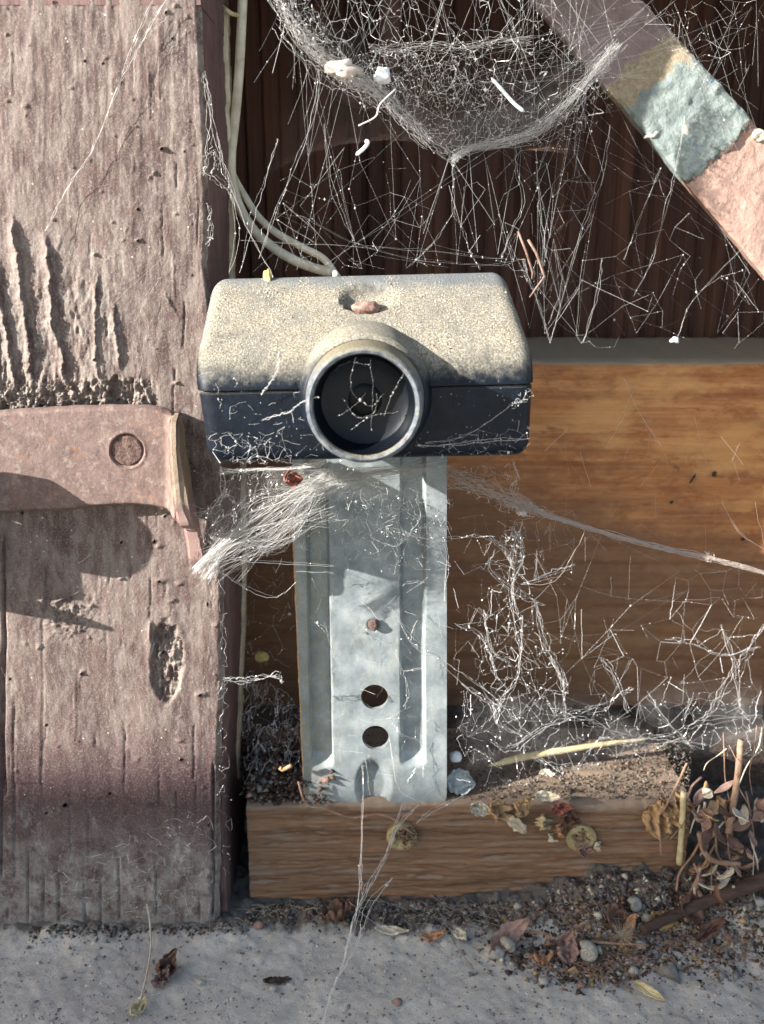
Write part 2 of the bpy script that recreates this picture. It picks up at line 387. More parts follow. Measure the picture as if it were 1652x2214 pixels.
M = dict(
    post=m_post(), body=m_body(), hood=m_hood(), galv=m_galv(), latch=m_latch(), ground=m_ground(), strap=m_strap(),
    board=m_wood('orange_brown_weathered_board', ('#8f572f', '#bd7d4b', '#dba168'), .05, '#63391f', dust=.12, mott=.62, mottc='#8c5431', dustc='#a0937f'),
    sill=m_wood('brown_weathered_sill', ('#5f4534', '#7f5f47', '#a0795a'), .06, '#442d1e', dust=.28, dustc='#8a7866', bump=.45),
    raw=m_wood('raw_splintered_wood', ('#9e8f76', '#c3b599', '#d9cdb6'), .06, '#5d5040', st=(1.2, 1, .15)),
    sidewood=simple('brown_post_side', '#5d4744', '#7c635c', .4, .8, .2, (1, 1, .3)),
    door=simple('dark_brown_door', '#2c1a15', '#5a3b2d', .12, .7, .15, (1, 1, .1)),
    dark=simple('dark_recess_box', '#2c2420', '#3b312b', .1, .9, .2),  # plain dark tone of the boxes round the recess
    wall=simple('shade_blocker_grey', '#8d8a84', '#a5a19a', .02, .9, .5),  # coat of the added shade blocker
    glossblack=simple('glossy_black_bore', '#05080c', '#0c121a', .3, .42, .02, spec=.25),
    lens=simple('dark_lens', '#020304', '#050709', .2, .5, 0, spec=.2),
    cable=simple('grimy_cream_cable', '#b3a98f', '#ded5bf', .25, .6, .08),
    rust=simple('rusty_steel', '#4c3029', '#855e4c', 1.2, .8, .35),
    darkrust=simple('dark_pitted_rust', '#4a3833', '#7d665c', 1.6, .9, .5),
    redscrew=simple('rust_red_screw', '#6d4a42', '#a58a7d', .9, .6, .25),
    brass=simple('dull_brass', '#8a7854', '#b7a47c', .9, .6, .2, metal=.15),
    purple=simple('dusty_purple_brown_paint', '#4a3533', '#6d5450', .2, .8, .2),
    silk=m_thread('bright_cobweb_silk', '#dcd9d3', .3), dusty=m_thread('dusty_cobweb_silk', '#d6c6b8'), greysilk=m_thread('grey_cobweb_silk', '#cfcac2'),
    sheet=m_sheet('dusty_web_sheet', '#8f7565', .75), haze=m_sheet('pale_web_sheet', '#c9c4be', .26),
    straw=simple('pale_straw', '#a8946a', '#d3c49a', .5, .8, .25, (.2, 1, 1)),
    leafa=simple('tan_dry_leaf', '#92724f', '#c19e74', .35, .7, .3), leafb=simple('red_brown_dry_leaf', '#4d362b', '#7d5e4e', .35, .6, .25),
    leafc=simple('pinkish_brown_leaf', '#7a5d52', '#a08376', .4, .6, .25), leafd=simple('orange_brown_scrap', '#9a6b4a', '#c0946e', .6, .7, .2),
    leafe=simple('pale_scrap', '#a99d86', '#d6ccb6', .6, .8, .2), leafr=simple('bright_red_scrap', '#7c4536', '#a4685a', .6, .7, .2),
    peb=simple('grey_pebble', '#66635f', '#8a867f', .5, .9, .3), pebl=simple('pale_pebble', '#8f8b82', '#b9b3a7', .9, .9, .5),
    shell=simple('grey_snail_shell', '#6d6c66', '#a29d90', .8, .45, .1), soil=simple('dark_soil', '#332a25', '#5b4e44', .8, .95, .6),
    twig=simple('dark_bark', '#3a2d27', '#5c4a40', .5, .85, .5, (.3, 1, 1)), stem=simple('dry_stem', '#7d5f4c', '#a58872', .6, .8, .2),
    fluff=simple('white_fluff', '#e2e2e0', '#f4f4f2', 1.2, .9, .4), legm=simple('brown_insect_leg', '#5d4339', '#8d7364', 1, .5, .05),
    crumb=simple('yellow_crumb', '#b89b56', '#e0c986', 1, .8, .2), clear=simple('grey_film', '#8e9390', '#b3b7b4', .4, .4, .1),
    grain1=simple('tan_grain', '#928a78', '#bbb3a0', 2, .9, 0), grain2=simple('brown_grain', '#6b563c', '#94805c', 2, .9, 0), grain3=simple('pale_grain', '#b9b2a2', '#d6cfc0', 2, .9, 0),
)

# ================================================================= ground
def build_ground():
    xs = np.arange(-125, 125.1, .75); ys = np.arange(-75, 66, .75)
    X, Y = np.meshgrid(xs, ys)
    Z = -118 + .6*fbm(X*.05, Y*.05, 3, 3) + .38*fbm(X*.45, Y*.45, 5, 4, .75) + .35*np.maximum(0, fbm(X*1.1, Y*1.1, 8, 2))
    bank = smoothstep(2, 22, Y + 10*fbm(X*.07, Y*.07, 12, 3))
    right = smoothstep(10, 70, X)
    Z += 4.5*smoothstep(28, 66, X)*smoothstep(6, 20, Y+5*fbm(X*.1, Y*.1, 13, 3))*(1+.5*fbm(X*.3, Y*.3, 14, 4, .7))
    Z += bank*(1.2 + 4.5*right + 2.0*(fbm(X*.3, Y*.3, 21, 4, .65)+.3)) + right*smoothstep(-22, 10, Y)*1.6*(fbm(X*.2, Y*.2, 33, 4, .6)+.3)
    V = np.stack([X, Y, Z], -1).reshape(-1, 3); Fq = grid_faces(*X.shape)
    Fq = Fq[:, ::-1]
    b = len(V); V = np.vstack([V, [[-4000, -4000, -122], [4000, -4000, -122], [4000, 400, -122], [-4000, 400, -122]]])
    Fq = np.vstack([Fq, [[b, b+1, b+2, b+3]]])
    o = mesh_obj('ground', V, Fq, M['ground']); tag(o, kind='structure')
    return X, Y, Z
GX, GY, GZ = build_ground()
def gz(x, y):
    i = int(np.clip((y+75)/.75, 0, GX.shape[0]-1)); j = int(np.clip((x+125)/.75, 0, GX.shape[1]-1)); return GZ[i, j]
def onground(px, py):
    z = -118.0
    for _ in range(6):
        p = G(px, py, z); z = .5*z + .5*gz(p[0], p[1])
    p = G(px, py, z); return p

# ================================================================= left post
def poly_interp(pts):
    ys = [p[1] for p in pts]; xs = [p[0] for p in pts]
    return lambda y: np.interp(y, ys, xs)
post_edge = poly_interp([(431, -60), (432, 0), (438, 150), (446, 300), (450, 590), (458, 780), (476, 1000), (481, 1120), (484, 1250), (485, 1440), (480, 1600), (474, 1700), (470, 1950), (470, 2100)])
def build_post():
    root = empty('wooden_post', (-80, 13, -118))
    tag(root, 'thick brown painted wooden post with peeling flaked paint filling the left side', 'post')
    py = np.arange(-60, 2040, 2.6); u = np.concatenate([np.linspace(0, .9, 165, endpoint=False), np.linspace(.9, 1, 34)])
    PY, UU = np.meshgrid(py, u, indexing='ij')
    er = post_edge(PY) + 5*fbm(PY*.012, PY*0+3, 41, 4, .7)*smoothstep(100, 700, PY) + 2.0*fbm(PY*.06, PY*0, 42, 3, .6)
    PX = -45 + (er+45)*UU
    X = PX; Yv = PY; rr0 = np.random.default_rng(77)
    h = .34*fbm(X*.012, Yv*.0035, 1, 4, .6) + .09*fbm(X*.05, Yv*.012, 2, 4, .6) + .055*fbm(X*.10, Yv*.06, 4, 3, .65) + .035*fbm(X*.35, Yv*.3, 5, 2)
    # brush drags running down the face
    h += .16*fbm(X*.09 + .6*fbm(X*.01, Yv*.004, 9), Yv*.006, 6, 3, .6)*smoothstep(750, 350, Yv)
    wob = 5*fbm(Yv*.03, X*0, 51, 3, .6)
    def ridge(pts, H, left=26, right=4, seed=0, jag=4.0):
        ys = np.array([p[1] for p in pts]); xs = np.array([p[0] for p in pts])
        cx = np.interp(Yv, ys, xs) + 2.6*fbm(Yv*.16, X*0+seed, 160+seed, 3, .8) + jag*fbm(Yv*.05, X*0+seed, 60+seed, 3, .7)
        d = X - cx; fade = smoothstep(ys[0]-6, ys[0]+50, Yv)*smoothstep(ys[-1]+10, ys[-1]-30, Yv)
        amp = H*fade*(.95+.35*fbm(Yv*.02, X*0, 70+seed, 2, .6))
        return np.where(d < 0, np.clip(1+d/(left*1.9), 0, 1)**1.6, np.exp(-(d/(right*.55))**2))*amp
    for k, (pts, H, lf) in enumerate([
        ([(25, 460), (35, 528), (46, 611), (60, 709), (70, 792), (73, 862)], 1.35, 13),
        ([(97, 500), (107, 556), (111, 639), (118, 709), (136, 764), (140, 830)], 1.2, 12),
        ([(214, 575), (209, 667), (207, 737), (212, 806), (231, 862)], .8, 9),
        ([(245, 650), (252, 709), (259, 764), (262, 800)], .8, 8),
        ([(-2, 560), (0, 639), (17, 723), (33, 820), (38, 860)], 1.2, 11),
        ([(-30, 540), (-20, 700), (-5, 850)], 1.0, 10),
        ([(300, 800), (312, 830), (329, 880)], .7, 8),
        ([(150, 800), (158, 840), (165, 880)], .8, 9), ([(178, 810), (186, 870)], .7, 8), ([(95, 800), (100, 880)], .7, 8),
        ([(98, 1185), (101, 1240), (96, 1320)], .9, 26), ([(352, 605), (360, 640), (388, 690)], .35, 6),
        ([(150, 640), (168, 690), (186, 735)], .45, 7), ([(140, 650), (160, 700), (178, 748)], .35, 6), ([(176, 560), (181, 640)], .2, 5),
        ([(133, 505), (126, 530), (118, 548)], .5, 5)]):
        h = h + ridge(pts, H, lf, seed=k*7)
    for (x, y0, y1, d, w) in [(8, 1150, 1720, 1.6, 3), (2, 1400, 1900, 1.2, 2.5), (60, 1830, 1995, .8, 2), (92, 1870, 1995, .9, 2), (126, 1880, 1995, 1.0, 2.4), (182, 1900, 1995, .9, 2),
                              (218, 1900, 1995, .8, 2), (256, 1850, 1990, .9, 2), (335, 1860, 1985, .8, 2), (430, 1930, 1990, .8, 2), (460, 1640, 1985, 1.4, 2.6), (92, 1300, 1700, .25, 2), (30, 1500, 1900, .4, 3)]:
        cx = x + 3*fbm(Yv*.01, X*0+x, 80, 3); h = h - d*np.exp(-((X-cx)/w)**2)*smoothstep(y0, y0+40, Yv)*smoothstep(y1+10, y1-10, Yv)
    # peeled window above the latch, and its torn fringe
    r = np.hypot((X-262)/30, (Yv-852)/34) + .5*fbm(X*.08, Yv*.08, 90, 3, .6); h = h - 1.7*smoothstep(1.1, .8, r)
    fr = smoothstep(800, 850, Yv)*smoothstep(900, 880, Yv)*smoothstep(350, 300, X); h = h + fr*1.7*fbm(X*.11, Yv*.05, 91, 5, .8)
    # fractured zone left
    zz = smoothstep(520, 640, Yv)*smoothstep(900, 860, Yv)*smoothstep(290, 200, X); h = h + zz*.35*fbm(X*.10, Yv*.03, 92, 4, .7)
    # oval scar with a shadowed left wall
    r = np.hypot((X-362-2*np.sin(Yv*.05))/36, (Yv-1430)/92) + .22*fbm(X*.06, Yv*.04, 93, 3, .6)
    h = h - (1.3 + 1.1*fbm(X*.16, Yv*.05, 94, 5, .8))*smoothstep(1.05, .85, r) + .12*np.exp(-((r-1.1)/.12)**2)
    for k in range(70):
        cx0, cy0, L0 = rr0.uniform(-30, 440), rr0.uniform(30, 1980), rr0.uniform(25, 150); i0, i1 = np.searchsorted(py, [cy0, cy0+L0])
        if i1 > i0+3:
            xx_ = X[i0:i1]; yy_ = Yv[i0:i1]; cc_ = cx0+4*fbm(yy_*.02, xx_*0+k, 210, 4, .7); h[i0:i1] += rr0.choice([-.35, .22, -.2])*np.exp(-((xx_-cc_)/1.7)**2)*smoothstep(cy0, cy0+12, yy_)*smoothstep(cy0+L0, cy0+L0-12, yy_)
    h = h + .8*np.exp(-((X-(326+2*vn(Yv*.05, 0*X)))/3.5)**2)*smoothstep(1335, 1350, Yv)*smoothstep(1400, 1370, Yv)
    # yellowish crust
    cr = np.exp(-((X-150)/60)**2 - ((Yv-1330)/45)**2); h = h + cr*1.3*np.maximum(0, fbm(X*.12, Yv*.12, 95, 4, .75)+.1)
    h = h + .9*np.exp(-((Yv-(1296-.42*(X-130)))/3.2)**2)*smoothstep(108, 118, X)*smoothstep(178, 165, X)
    # overlapping horizontal paint sag near the shade line
    h = h - .35*smoothstep(-4, 4, Yv-(1690+.15*X+12*fbm(X*.02, 0*X, 96, 3)))
    rr = np.random.default_rng(5)
    for k in range(170):
        sx, sy = rr.uniform(-40, 470), rr.uniform(0, 2000); s = rr.uniform(1.6, 4.2)*(1.4 if rr.random() < .12 else 1)
        if 1100 < sy < 1500: s *= 1.25
        a = rr.uniform(.1, .45)*s/3.0; an_ = rr.normal(0, .9); el_ = rr.uniform(.5, 1.5)
        i0, i1 = np.searchsorted(py, [sy-4*s, sy+4*s])
        if i1 > i0: h[i0:i1] += a*np.exp(-(((X[i0:i1]-sx)/s+(Yv[i0:i1]-sy)*an_/s/2)**2 + ((Yv[i0:i1]-sy)/(s*el_))**2 + .5*vn(X[i0:i1]*.25, Yv[i0:i1]*.25, k))**1.3)*(1+vn(X[i0:i1]*.3, Yv[i0:i1]*.3, k+7))
    for (sx, sy, s, a) in [(352, 322, 6, 1.6), (300, 520, 7, .9), (205, 550, 4, 1.6), (380, 878-50, 5, 1.3), (408, 1150, 9, .9), (262, 1172, 12, 1.5), (232, 1215, 5, .9), (345, 1180, 8, .8), (347, 1255, 11, .8),
                           (388, 1262, 7, .8), (372, 1297, 10, .7), (262, 1250, 6, 1.0), (155, 190, 6, .4), (118, 5, 4, .8), (55, 230, 7, .5), (435, 1500, 10, 1.0), (470, 1350, 8, .9), (390, 1600, 7, .6), (140, 1740, 9, .8)]:
        h += .75*a*np.exp(-(((X-sx)/s+(Yv-sy)/s*.3)**2 + ((Yv-sy)/(s*.6))**2 + .6*vn(X*.2, Yv*.2, int(sx)))**1.3)
    tornv = np.clip(np.gradient(h, axis=1)/np.gradient(X, axis=1)*9, 0, 1)*smoothstep(480, 560, Yv)*smoothstep(900, 880, Yv)*smoothstep(380, 300, X) + cr*np.clip(fbm(X*.12, Yv*.12, 95, 4, .75)*3+.3, 0, 1) + .8*smoothstep(1.0, .8, np.hypot((X-368)/34, (Yv-1450)/80))*np.clip(.4+fbm(X*.08, Yv*.05, 98, 4)*2, 0, 1) + smoothstep(800, 860, Yv)*smoothstep(900, 880, Yv)*smoothstep(350, 300, X)*np.clip(.3+fbm(X*.1, Yv*.08, 99, 4, .7)*2, 0, 1)
    dr = er - PX                                     # distance from the corner
    h = h - 1.6*smoothstep(13, 0, dr)**2 - .9*np.maximum(0, fbm(X*.05, Yv*.02, 97, 4, .7))*smoothstep(45, 5, dr)*smoothstep(900, 1200, Yv)
    P = U(PX, PY, 13.0); P[..., 1] -= h
    nr, nc = PX.shape
    V = P.reshape(-1, 3); Fq = grid_faces(nr, nc)
    tornv = np.maximum(tornv, smoothstep(16, 0, dr)*np.clip(.35+fbm(X*.1, Yv*.05, 100, 4, .7)*2.5, 0, 1))
    o = mesh_obj('front_face', V, Fq[:, ::-1], M['post'], root)
    at = o.data.attributes.new('torn', 'FLOAT', 'POINT'); at.data.foreach_set('value', np.clip(tornv, 0, 1).astype(np.float32).ravel())
    # right-hand side, running back from the corner; painted, then a raw splintered arris
    edge = P[:, -1]
    d = np.array([0, 1.5, 4, 8, 12, 16, 20, 24, 27]); S = np.zeros((nr, len(d), 3))
    for j, dd in enumerate(d):
        S[:, j] = edge; S[:, j, 1] = edge[:, 1] + dd
        S[:, j, 0] = U(post_edge(py), py, 13.0)[:, 0] + .9*smoothstep(0, 4, dd)*0 + .35*fbm(py*.02, py*0+dd*.3, 101, 4, .7) + (edge[:, 0]-U(post_edge(py), py, 13.0)[:, 0])*math.exp(-dd/2.0)
    mesh_obj('side_face', S.reshape(-1, 3), grid_faces(nr, len(d))[:, ::-1], M['sidewood'], root)
    e2 = S[:, -1]; d = np.array([0, .01, 3, 6, 9]); off = np.array([0, .6, .8, .5, .1]); S2 = np.zeros((nr, 5, 3))
    for j in range(5):
        S2[:, j] = e2; S2[:, j, 1] += d[j]; S2[:, j, 0] += off[j] + (.25*fbm(py*.008, py*0+j, 111, 4, .6) if j else 0)
    mesh_obj('raw_edge', S2.reshape(-1, 3), grid_faces(nr, 5)[:, ::-1], M['raw'], root)
    # solid timber behind the modelled face, and the post going on up out of the picture
    box('post_core', -260, -46, 15.6, 50, -125, 101, M['sidewood'], root)
    box('post_core', -46, -41.5, 17, 50, -125, 101, M['sidewood'], root)
    box('post_top', -260, float(edge[0, 0]), 13, 50, 101.5, 520, M['sidewood'], root)
build_post()

# ================================================================= deep background: dark ribbed door, added recess blockers, strap, boards
def build_door():
    root = empty('ribbed_door', (20, 120, -118)); tag(root, 'dark brown vertically ribbed door in the shade behind the cobwebs', 'door')
    xs = np.arange(-90, 170, .35); ph = (xs % 5.4)/5.4
    k = np.floor(xs/5.4)
    prof = .9*smoothstep(0, .22, ph)*smoothstep(1, .78, ph)*(.75+.6*_h(k, k*0, 3)) + .25*vn(xs*.9, xs*0, 9)
    zs = np.linspace(-130, 260, 90)
    X, Z = np.meshgrid(xs, zs)
    Yd = 121 - np.broadcast_to(prof, X.shape)*1.2 + .25*fbm(X*.3, Z*.02, 7, 3)
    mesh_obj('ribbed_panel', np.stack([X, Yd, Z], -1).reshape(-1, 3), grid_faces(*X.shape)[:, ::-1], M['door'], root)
    h = empty('recess_blockers', (0, 60, 150)); 
    for nm, a in (('head_blocker', (-260, 260, 30, 200, 135, 260)), ('side_blocker', (175, 260, 20, 200, -118, 135)), ('backing', (-260, 175, 135, 160, -118, 260))):  # head and side boxes added out of view to darken the recess
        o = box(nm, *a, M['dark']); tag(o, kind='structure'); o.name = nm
    bpy.data.objects.remove(h)
build_door()

def build_strap():
    # a flat bar crossing diagonally, upper end leaning back
    def P(px, py, off=0.0):
        Y = 62.0 + off + (190-py)*.018
        return U(px, py, Y)
    n = 120; m_ = 26
    A0, A1 = np.array([1085., -80.]), np.array([1732., 690.]); B0, B1 = np.array([1318., -80.]), np.array([1732., 376.])
    t = np.linspace(0, 1, n)[:, None]; s = np.linspace(0, 1, m_)[None]
    ax = A0[0]+(A1[0]-A0[0])*t; ay = A0[1]+(A1[1]-A0[1])*t; bx = B0[0]+(B1[0]-B0[0])*t; by = B0[1]+(B1[1]-B0[1])*t
    PX = ax+(bx-ax)*s; PY = ay+(by-ay)*s
    wv = 3.0*fbm(PX*.03, PY*.03, 120, 3, .7)
    edge = np.minimum(s, 1-s)*230
    V = P(PX+wv*(np.abs(s-.5) > .49), PY)
    SS = .65*V[..., 0]-.76*V[..., 2] + 5*fbm(V[..., 0]*.15, V[..., 2]*.15, 121, 4, .6)
    h = .5*fbm(PX*.03, PY*.03, 122, 4, .7) - .8*smoothstep(7, 0, edge)
    h = h + .9*smoothstep(STRAP_S[2]+.5, STRAP_S[2]-.5, SS)*smoothstep(STRAP_S[1]-3, STRAP_S[1]+.5, SS)*(1+.8*fbm(PX*.05, PY*.05, 124, 3)) 
    h = h + .5*smoothstep(STRAP_S[1]-.6, STRAP_S[1]-2, SS)*smoothstep(STRAP_S[0]-1, STRAP_S[0]+1, SS)*(1+fbm(PX*.2, PY*.2, 125, 3))
    V[..., 1] -= h
    Bk = V.copy(); Bk[..., 1] += 3.5 + h*1.0
    nv = n*m_; f1 = grid_faces(n, m_); f2 = grid_faces(n, m_, nv)[:, ::-1]
    i = np.arange(nv).reshape(n, m_); sides = []
    for a in (i[:, 0], i[:, -1]):
        q = np.stack([a[:-1], a[1:], a[1:]+nv, a[:-1]+nv], -1); sides.append(q if a is not i[:, 0] else q)
    o = mesh_obj('diagonal_brace', np.vstack([V.reshape(-1, 3), Bk.reshape(-1, 3)]), np.vstack([f1, f2]+sides), M['strap'])
    bm = bmesh.new(); bm.from_mesh(o.data); bmesh.ops.recalc_face_normals(bm, faces=bm.faces); bm.to_mesh(o.data); bm.free(); auto_smooth(o, 40)
    tag(o, 'flat diagonal metal bar with flaking mauve, blue and pink paint at upper right', 'metal bar')
build_strap()

def build_boards():
    root = empty('back_board', (60, 88, -100)); tag(root, 'wide orange brown wooden board behind the metal bracket with dusty grey top', 'board')
    # front with long soft grain; the rounded weathered top slopes back
    xs = np.linspace(-60, 150, 260); zt = U(826, 790, 85.0)[2]; zb = -116.0
    zs = np.concatenate([np.linspace(zb, zt-1.5, 190), zt-1.5+np.array([.6, 1.1, 1.5])])
    X, Z = np.meshgrid(xs, zs)
    Yf = 85 - .5*fbm(X*.015, Z*.22, 130, 4, .6) + .6*smoothstep(zt-1.2, zt, Z) - .8*np.exp(-((Z+62)/3)**2)*0
    for zc, w, dd in ((-42, 1.2, .8), (-50, .9, .7), (-57, 1.5, .9), (-66, 1, .8), (-75, 1.4, 1.0)):
        Yf = Yf + dd*np.exp(-((Z-zc-1.5*fbm(X*.01, Z*0, 131, 2))/w)**2)*smoothstep(-20, 60, X)
    top = []; 
    for j, (yy, dz) in enumerate([(86.5, .9), (92, 1.6), (100, 2.9), (112, 4.6), (117, 5.2)]):
        r = np.stack([xs, np.full_like(xs, yy), zt + dz + .35*fbm(xs*.15, xs*0+yy, 132, 4, .7)], -1); top.append(r)
    V = np.concatenate([np.stack([X, Yf, Z], -1), np.array(top)], 0)
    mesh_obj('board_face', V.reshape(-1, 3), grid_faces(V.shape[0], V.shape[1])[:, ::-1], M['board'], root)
    for (px, py, w, hgt, an) in ((1545, 1025, 11, 14, .3), (1606, 1166, 10, 9, 0), (1498, 1035, 5, 26, .5), (1452, 1086, 8, 10, .9), (1548, 1213, 6, 5, 0)):
        c = U(px, py, 84.0); bm = bmesh.new(); bmesh.ops.create_icosphere(bm, subdivisions=2, radius=1)
        for v in bm.verts:
            k = 1+.3*mnoise.noise(v.co*2+Vector((px, 0, 0))); x_, z_ = v.co.x*w*.065*k, v.co.z*hgt*.065*k
            v.co = Vector((c[0]+x_*math.cos(an)+z_*math.sin(an), c[1]+v.co.y*.5, c[2]-x_*math.sin(an)+z_*math.cos(an)))
        bm_obj('dark_knot', bm, M['soil'], root)
    # lower board the bracket stands on
    root = empty('lower_board', (20, 22, -118)); tag(root, 'short split brown board lying on the ground under the metal bracket', 'board')
    x0, x1 = -36.0, U(1492, 1800, 22.0)[0]; ztop = U(826, 1738, 22.0)[2]
    xs = np.linspace(x0, x1, 300); zs = np.linspace(-121, ztop-1.8, 110)
    X, Z = np.meshgrid(xs, zs)
    g = .8*fbm(X*.03, Z*.35, 140, 4, .65) + .5*fbm(X*.09, Z*1.3, 141, 4, .7)
    for k in range(70):
        xc = rng.uniform(x0, x1); zc = rng.uniform(-116, ztop-2); L = rng.uniform(4, 14)
        g -= rng.uniform(.4, 1.1)*np.exp(-((Z-zc-.05*(X-xc))/.28)**2)*smoothstep(L, L*.5, np.abs(X-xc))
    Yf = 22 - 1.4*g + 1.6*smoothstep(-114, -119, Z)*0 + 1.2*smoothstep(x1-4, x1, X)
    V = [np.stack([X, Yf, Z], -1)]
    ys = np.concatenate([[22.3, 23.2], np.linspace(25, 62, 60)]); XT, YT = np.meshgrid(xs, ys)
    ZT = ztop + .5*fbm(XT*.05, YT*.4, 142, 4, .6) - (1.0+1.6*np.maximum(0, fbm(XT*.12, YT*0, 143, 4, .75)))*smoothstep(24.5, 22, YT) + (-.12)*(YT-22)*0
    V.append(np.stack([XT, YT, ZT], -1)); V = np.concatenate(V, 0)
    o = mesh_obj('board_block', V.reshape(-1, 3), grid_faces(V.shape[0], V.shape[1])[:, ::-1], M['sill'], root)
    e = V[:, -1]; E2 = e.copy(); E2[:, 1] = np.maximum(E2[:, 1], 60); 
    vs = np.concatenate([e, [[x1, 62, -121]]]); mesh_obj('board_end', vs, [list(range(len(vs)))], M['sill'], root, smooth=False)
    return x0, x1, ztop
X0B, X1B, ZTOP = build_boards()
box('sill', -60, 170, 62.2, 84.2, -121, ZTOP-4, M['soil'])
bpy.data.objects['sill']['kind'] = 'structure'
box('shade_blocker', -1500, -860, -720, -487, -121, 402, M['wall'])     # unseen box added so that its top edge lays the shade along the bottom
bpy.data.objects['shade_blocker']['kind'] = 'structure'

# brown pull and its rod on the door, blurred behind the top webs
t = empty('door_pull', (-6, 95, 80)); tag(t, 'dusty purple brown rounded door pull and rod behind the top cobweb', 'handle')
c = U(745, 178, 92.0); bm = bmesh.new(); bmesh.ops.create_uvsphere(bm, u_segments=32, v_segments=20, radius=1)
for v in bm.verts: v.co = Vector((c[0]+v.co.x*10.5+v.co.z*-2, c[1]+v.co.y*4, c[2]+v.co.z*6.5-v.co.x*3.2))
bm_obj('pull_plate', bm, M['purple'], t)
tube('rod', [U(845, -80, 100.0), U(845, 60, 100.0), U(842, 150, 100.0)], 3.2, M['purple'], t, 20)

# ================================================================= latch plate on the post
def build_latch():
    root = empty('latch_plate', (-70, 11, 5)); tag(root, 'rusty pinkish painted metal latch plate with a bent tab on the post', 'latch plate')
    top = [(-60, 893), (60, 886), (150, 880), (240, 878), (315, 879), (345, 883), (367, 892), (384, 908), (396, 935)]
    bot = [(396, 1104), (370, 1107), (330, 1099), (290, 1095), (250, 1096), (190, 1099), (150, 1106), (80, 1108), (-60, 1112)]
    poly = top + bot
    # front skin as a fine grid so that it can carry dents and a raised rounded rim
    px = np.arange(-60, 397, 2.6); tl = np.interp(px, [p[0] for p in top], [p[1] for p in top]); bl = np.interp(px, [p[0] for p in bot[::-1]], [p[1] for p in bot[::-1]])
    v = np.linspace(0, 1, 72); PX = np.repeat(px[None], 72, 0); PY = tl[None]+(bl-tl)[None]*v[:, None]
    PY = PY + (v[:, None] > .98)*3.5*fbm(PX*.07, PX*0, 150, 4, .7) + (v[:, None] < .02)*1.5*fbm(PX*.05, PX*0, 151, 3)
    e = np.minimum(PY-tl[None], bl[None]-PY); er = 396-PX
    h = .15*fbm(PX*.01, PY*.01, 152, 3) + .09*fbm(PX*.12, PY*.12, 153, 4, .75) - 1.3*smoothstep(11, 0, e)**2
    h = h + 8.5*smoothstep(46, 0, er)**1.7 * smoothstep(880, 915, PY)
    r = np.hypot(PX-275, PY-974)
    h = h + .30*np.exp(-((r-38)/5)**2) - .9*smoothstep(39, 34, r)
    P = U(PX, PY, 8.6); P[..., 1] -= h
    n = P.shape[0]*P.shape[1]; Bk = P.copy(); Bk[..., 1] = 11.2
    f1 = grid_faces(*PX.shape); i = np.arange(n).reshape(PX.shape); sd_ = []
    for a in (i[0], i[-1], i[:, 0], i[:, -1]): sd_.append(np.stack([a[:-1], a[1:], a[1:]+n, a[:-1]+n], -1))
    o = mesh_obj('plate', np.vstack([P.reshape(-1, 3), Bk.reshape(-1, 3)]), np.vstack([f1, f1[:, ::-1]+n]+sd_), M['latch'], root)
    bm = bmesh.new(); bm.from_mesh(o.data); bmesh.ops.recalc_face_normals(bm, faces=bm.faces); bm.to_mesh(o.data); bm.free(); auto_smooth(o, 60)
    # tab bent forward along the right edge, narrowing downwards to a blunt tip near the post
    out = [(8.9, 20.3), (4.0, 19.9), (.6, 18.8), (-.9, 16.5), (-1.5, 12), (-1.6, 2), (-1.1, -2.6), (.6, -3.9), (4.5, -4.9), (8.4, -6.2), (8.9, -9.5), (9.2, -13.6), (10.2, -16.2), (11.6, -15.8), (12, -12), (11.2, -3), (10.6, 3)]
    N = 10; xs = [-46.6, -45.4, -44.2, -42.9]
    bm = bmesh.new(); rings = []
    for x in np.linspace(0, 1, 4):
        ring = []
        for (y, z) in out:
            lean = (8.6-y)*.16*(1 if z > -4 else .5)
            wd = float(np.interp(z, [-13, -3, 4], [4.2, 3.3, 2.3]))
            xx = -46.1 + lean*.7 + x*wd + float(np.interp(z, [-16, -3, 4], [1.6, .8, 0]))
            ring.append(bm.verts.new((xx, y, z)))
        rings.append(ring)
    for a, b in zip(rings[:-1], rings[1:]):
        for k in range(len(out)): bm.faces.new([a[k], a[(k+1) % len(out)], b[(k+1) % len(out)], b[k]])
    bm.faces.new(rings[0][::-1]); bm.faces.new(rings[-1])
    bmesh.ops.recalc_face_normals(bm, faces=bm.faces)
    es = [e for e in bm.edges if len(e.link_faces) == 2 and e.calc_face_angle(0) > R(50)]
    bmesh.ops.bevel(bm, geom=es, offset=.7, segments=3, affect='EDGES')
    bmesh.ops.triangulate(bm, faces=[f for f in bm.faces if len(f.verts) > 4])
    bmesh.ops.subdivide_edges(bm, edges=[e for e in bm.edges if e.calc_length() > 1.4], cuts=3, use_grid_fill=True)
    for v in bm.verts:
        q = v.co*.9; v.co += Vector((mnoise.noise(q), mnoise.noise(q+Vector((9, 0, 0))), mnoise.noise(q+Vector((0, 9, 0)))))*.22
    o = bm_obj('bent_tab', bm, M['latch'], root); auto_smooth(o, 50)
    # sunk rusty screw
    c = U(275, 974, 9.0); bm = bmesh.new(); bmesh.ops.create_circle(bm, cap_ends=True, radius=3.45, segments=40)
    bmesh.ops.subdivide_edges(bm, edges=bm.edges[:], cuts=1); bm.free()
    nr_, nc_ = 14, 40; V = [(0, -.05, 0)]; fs = []
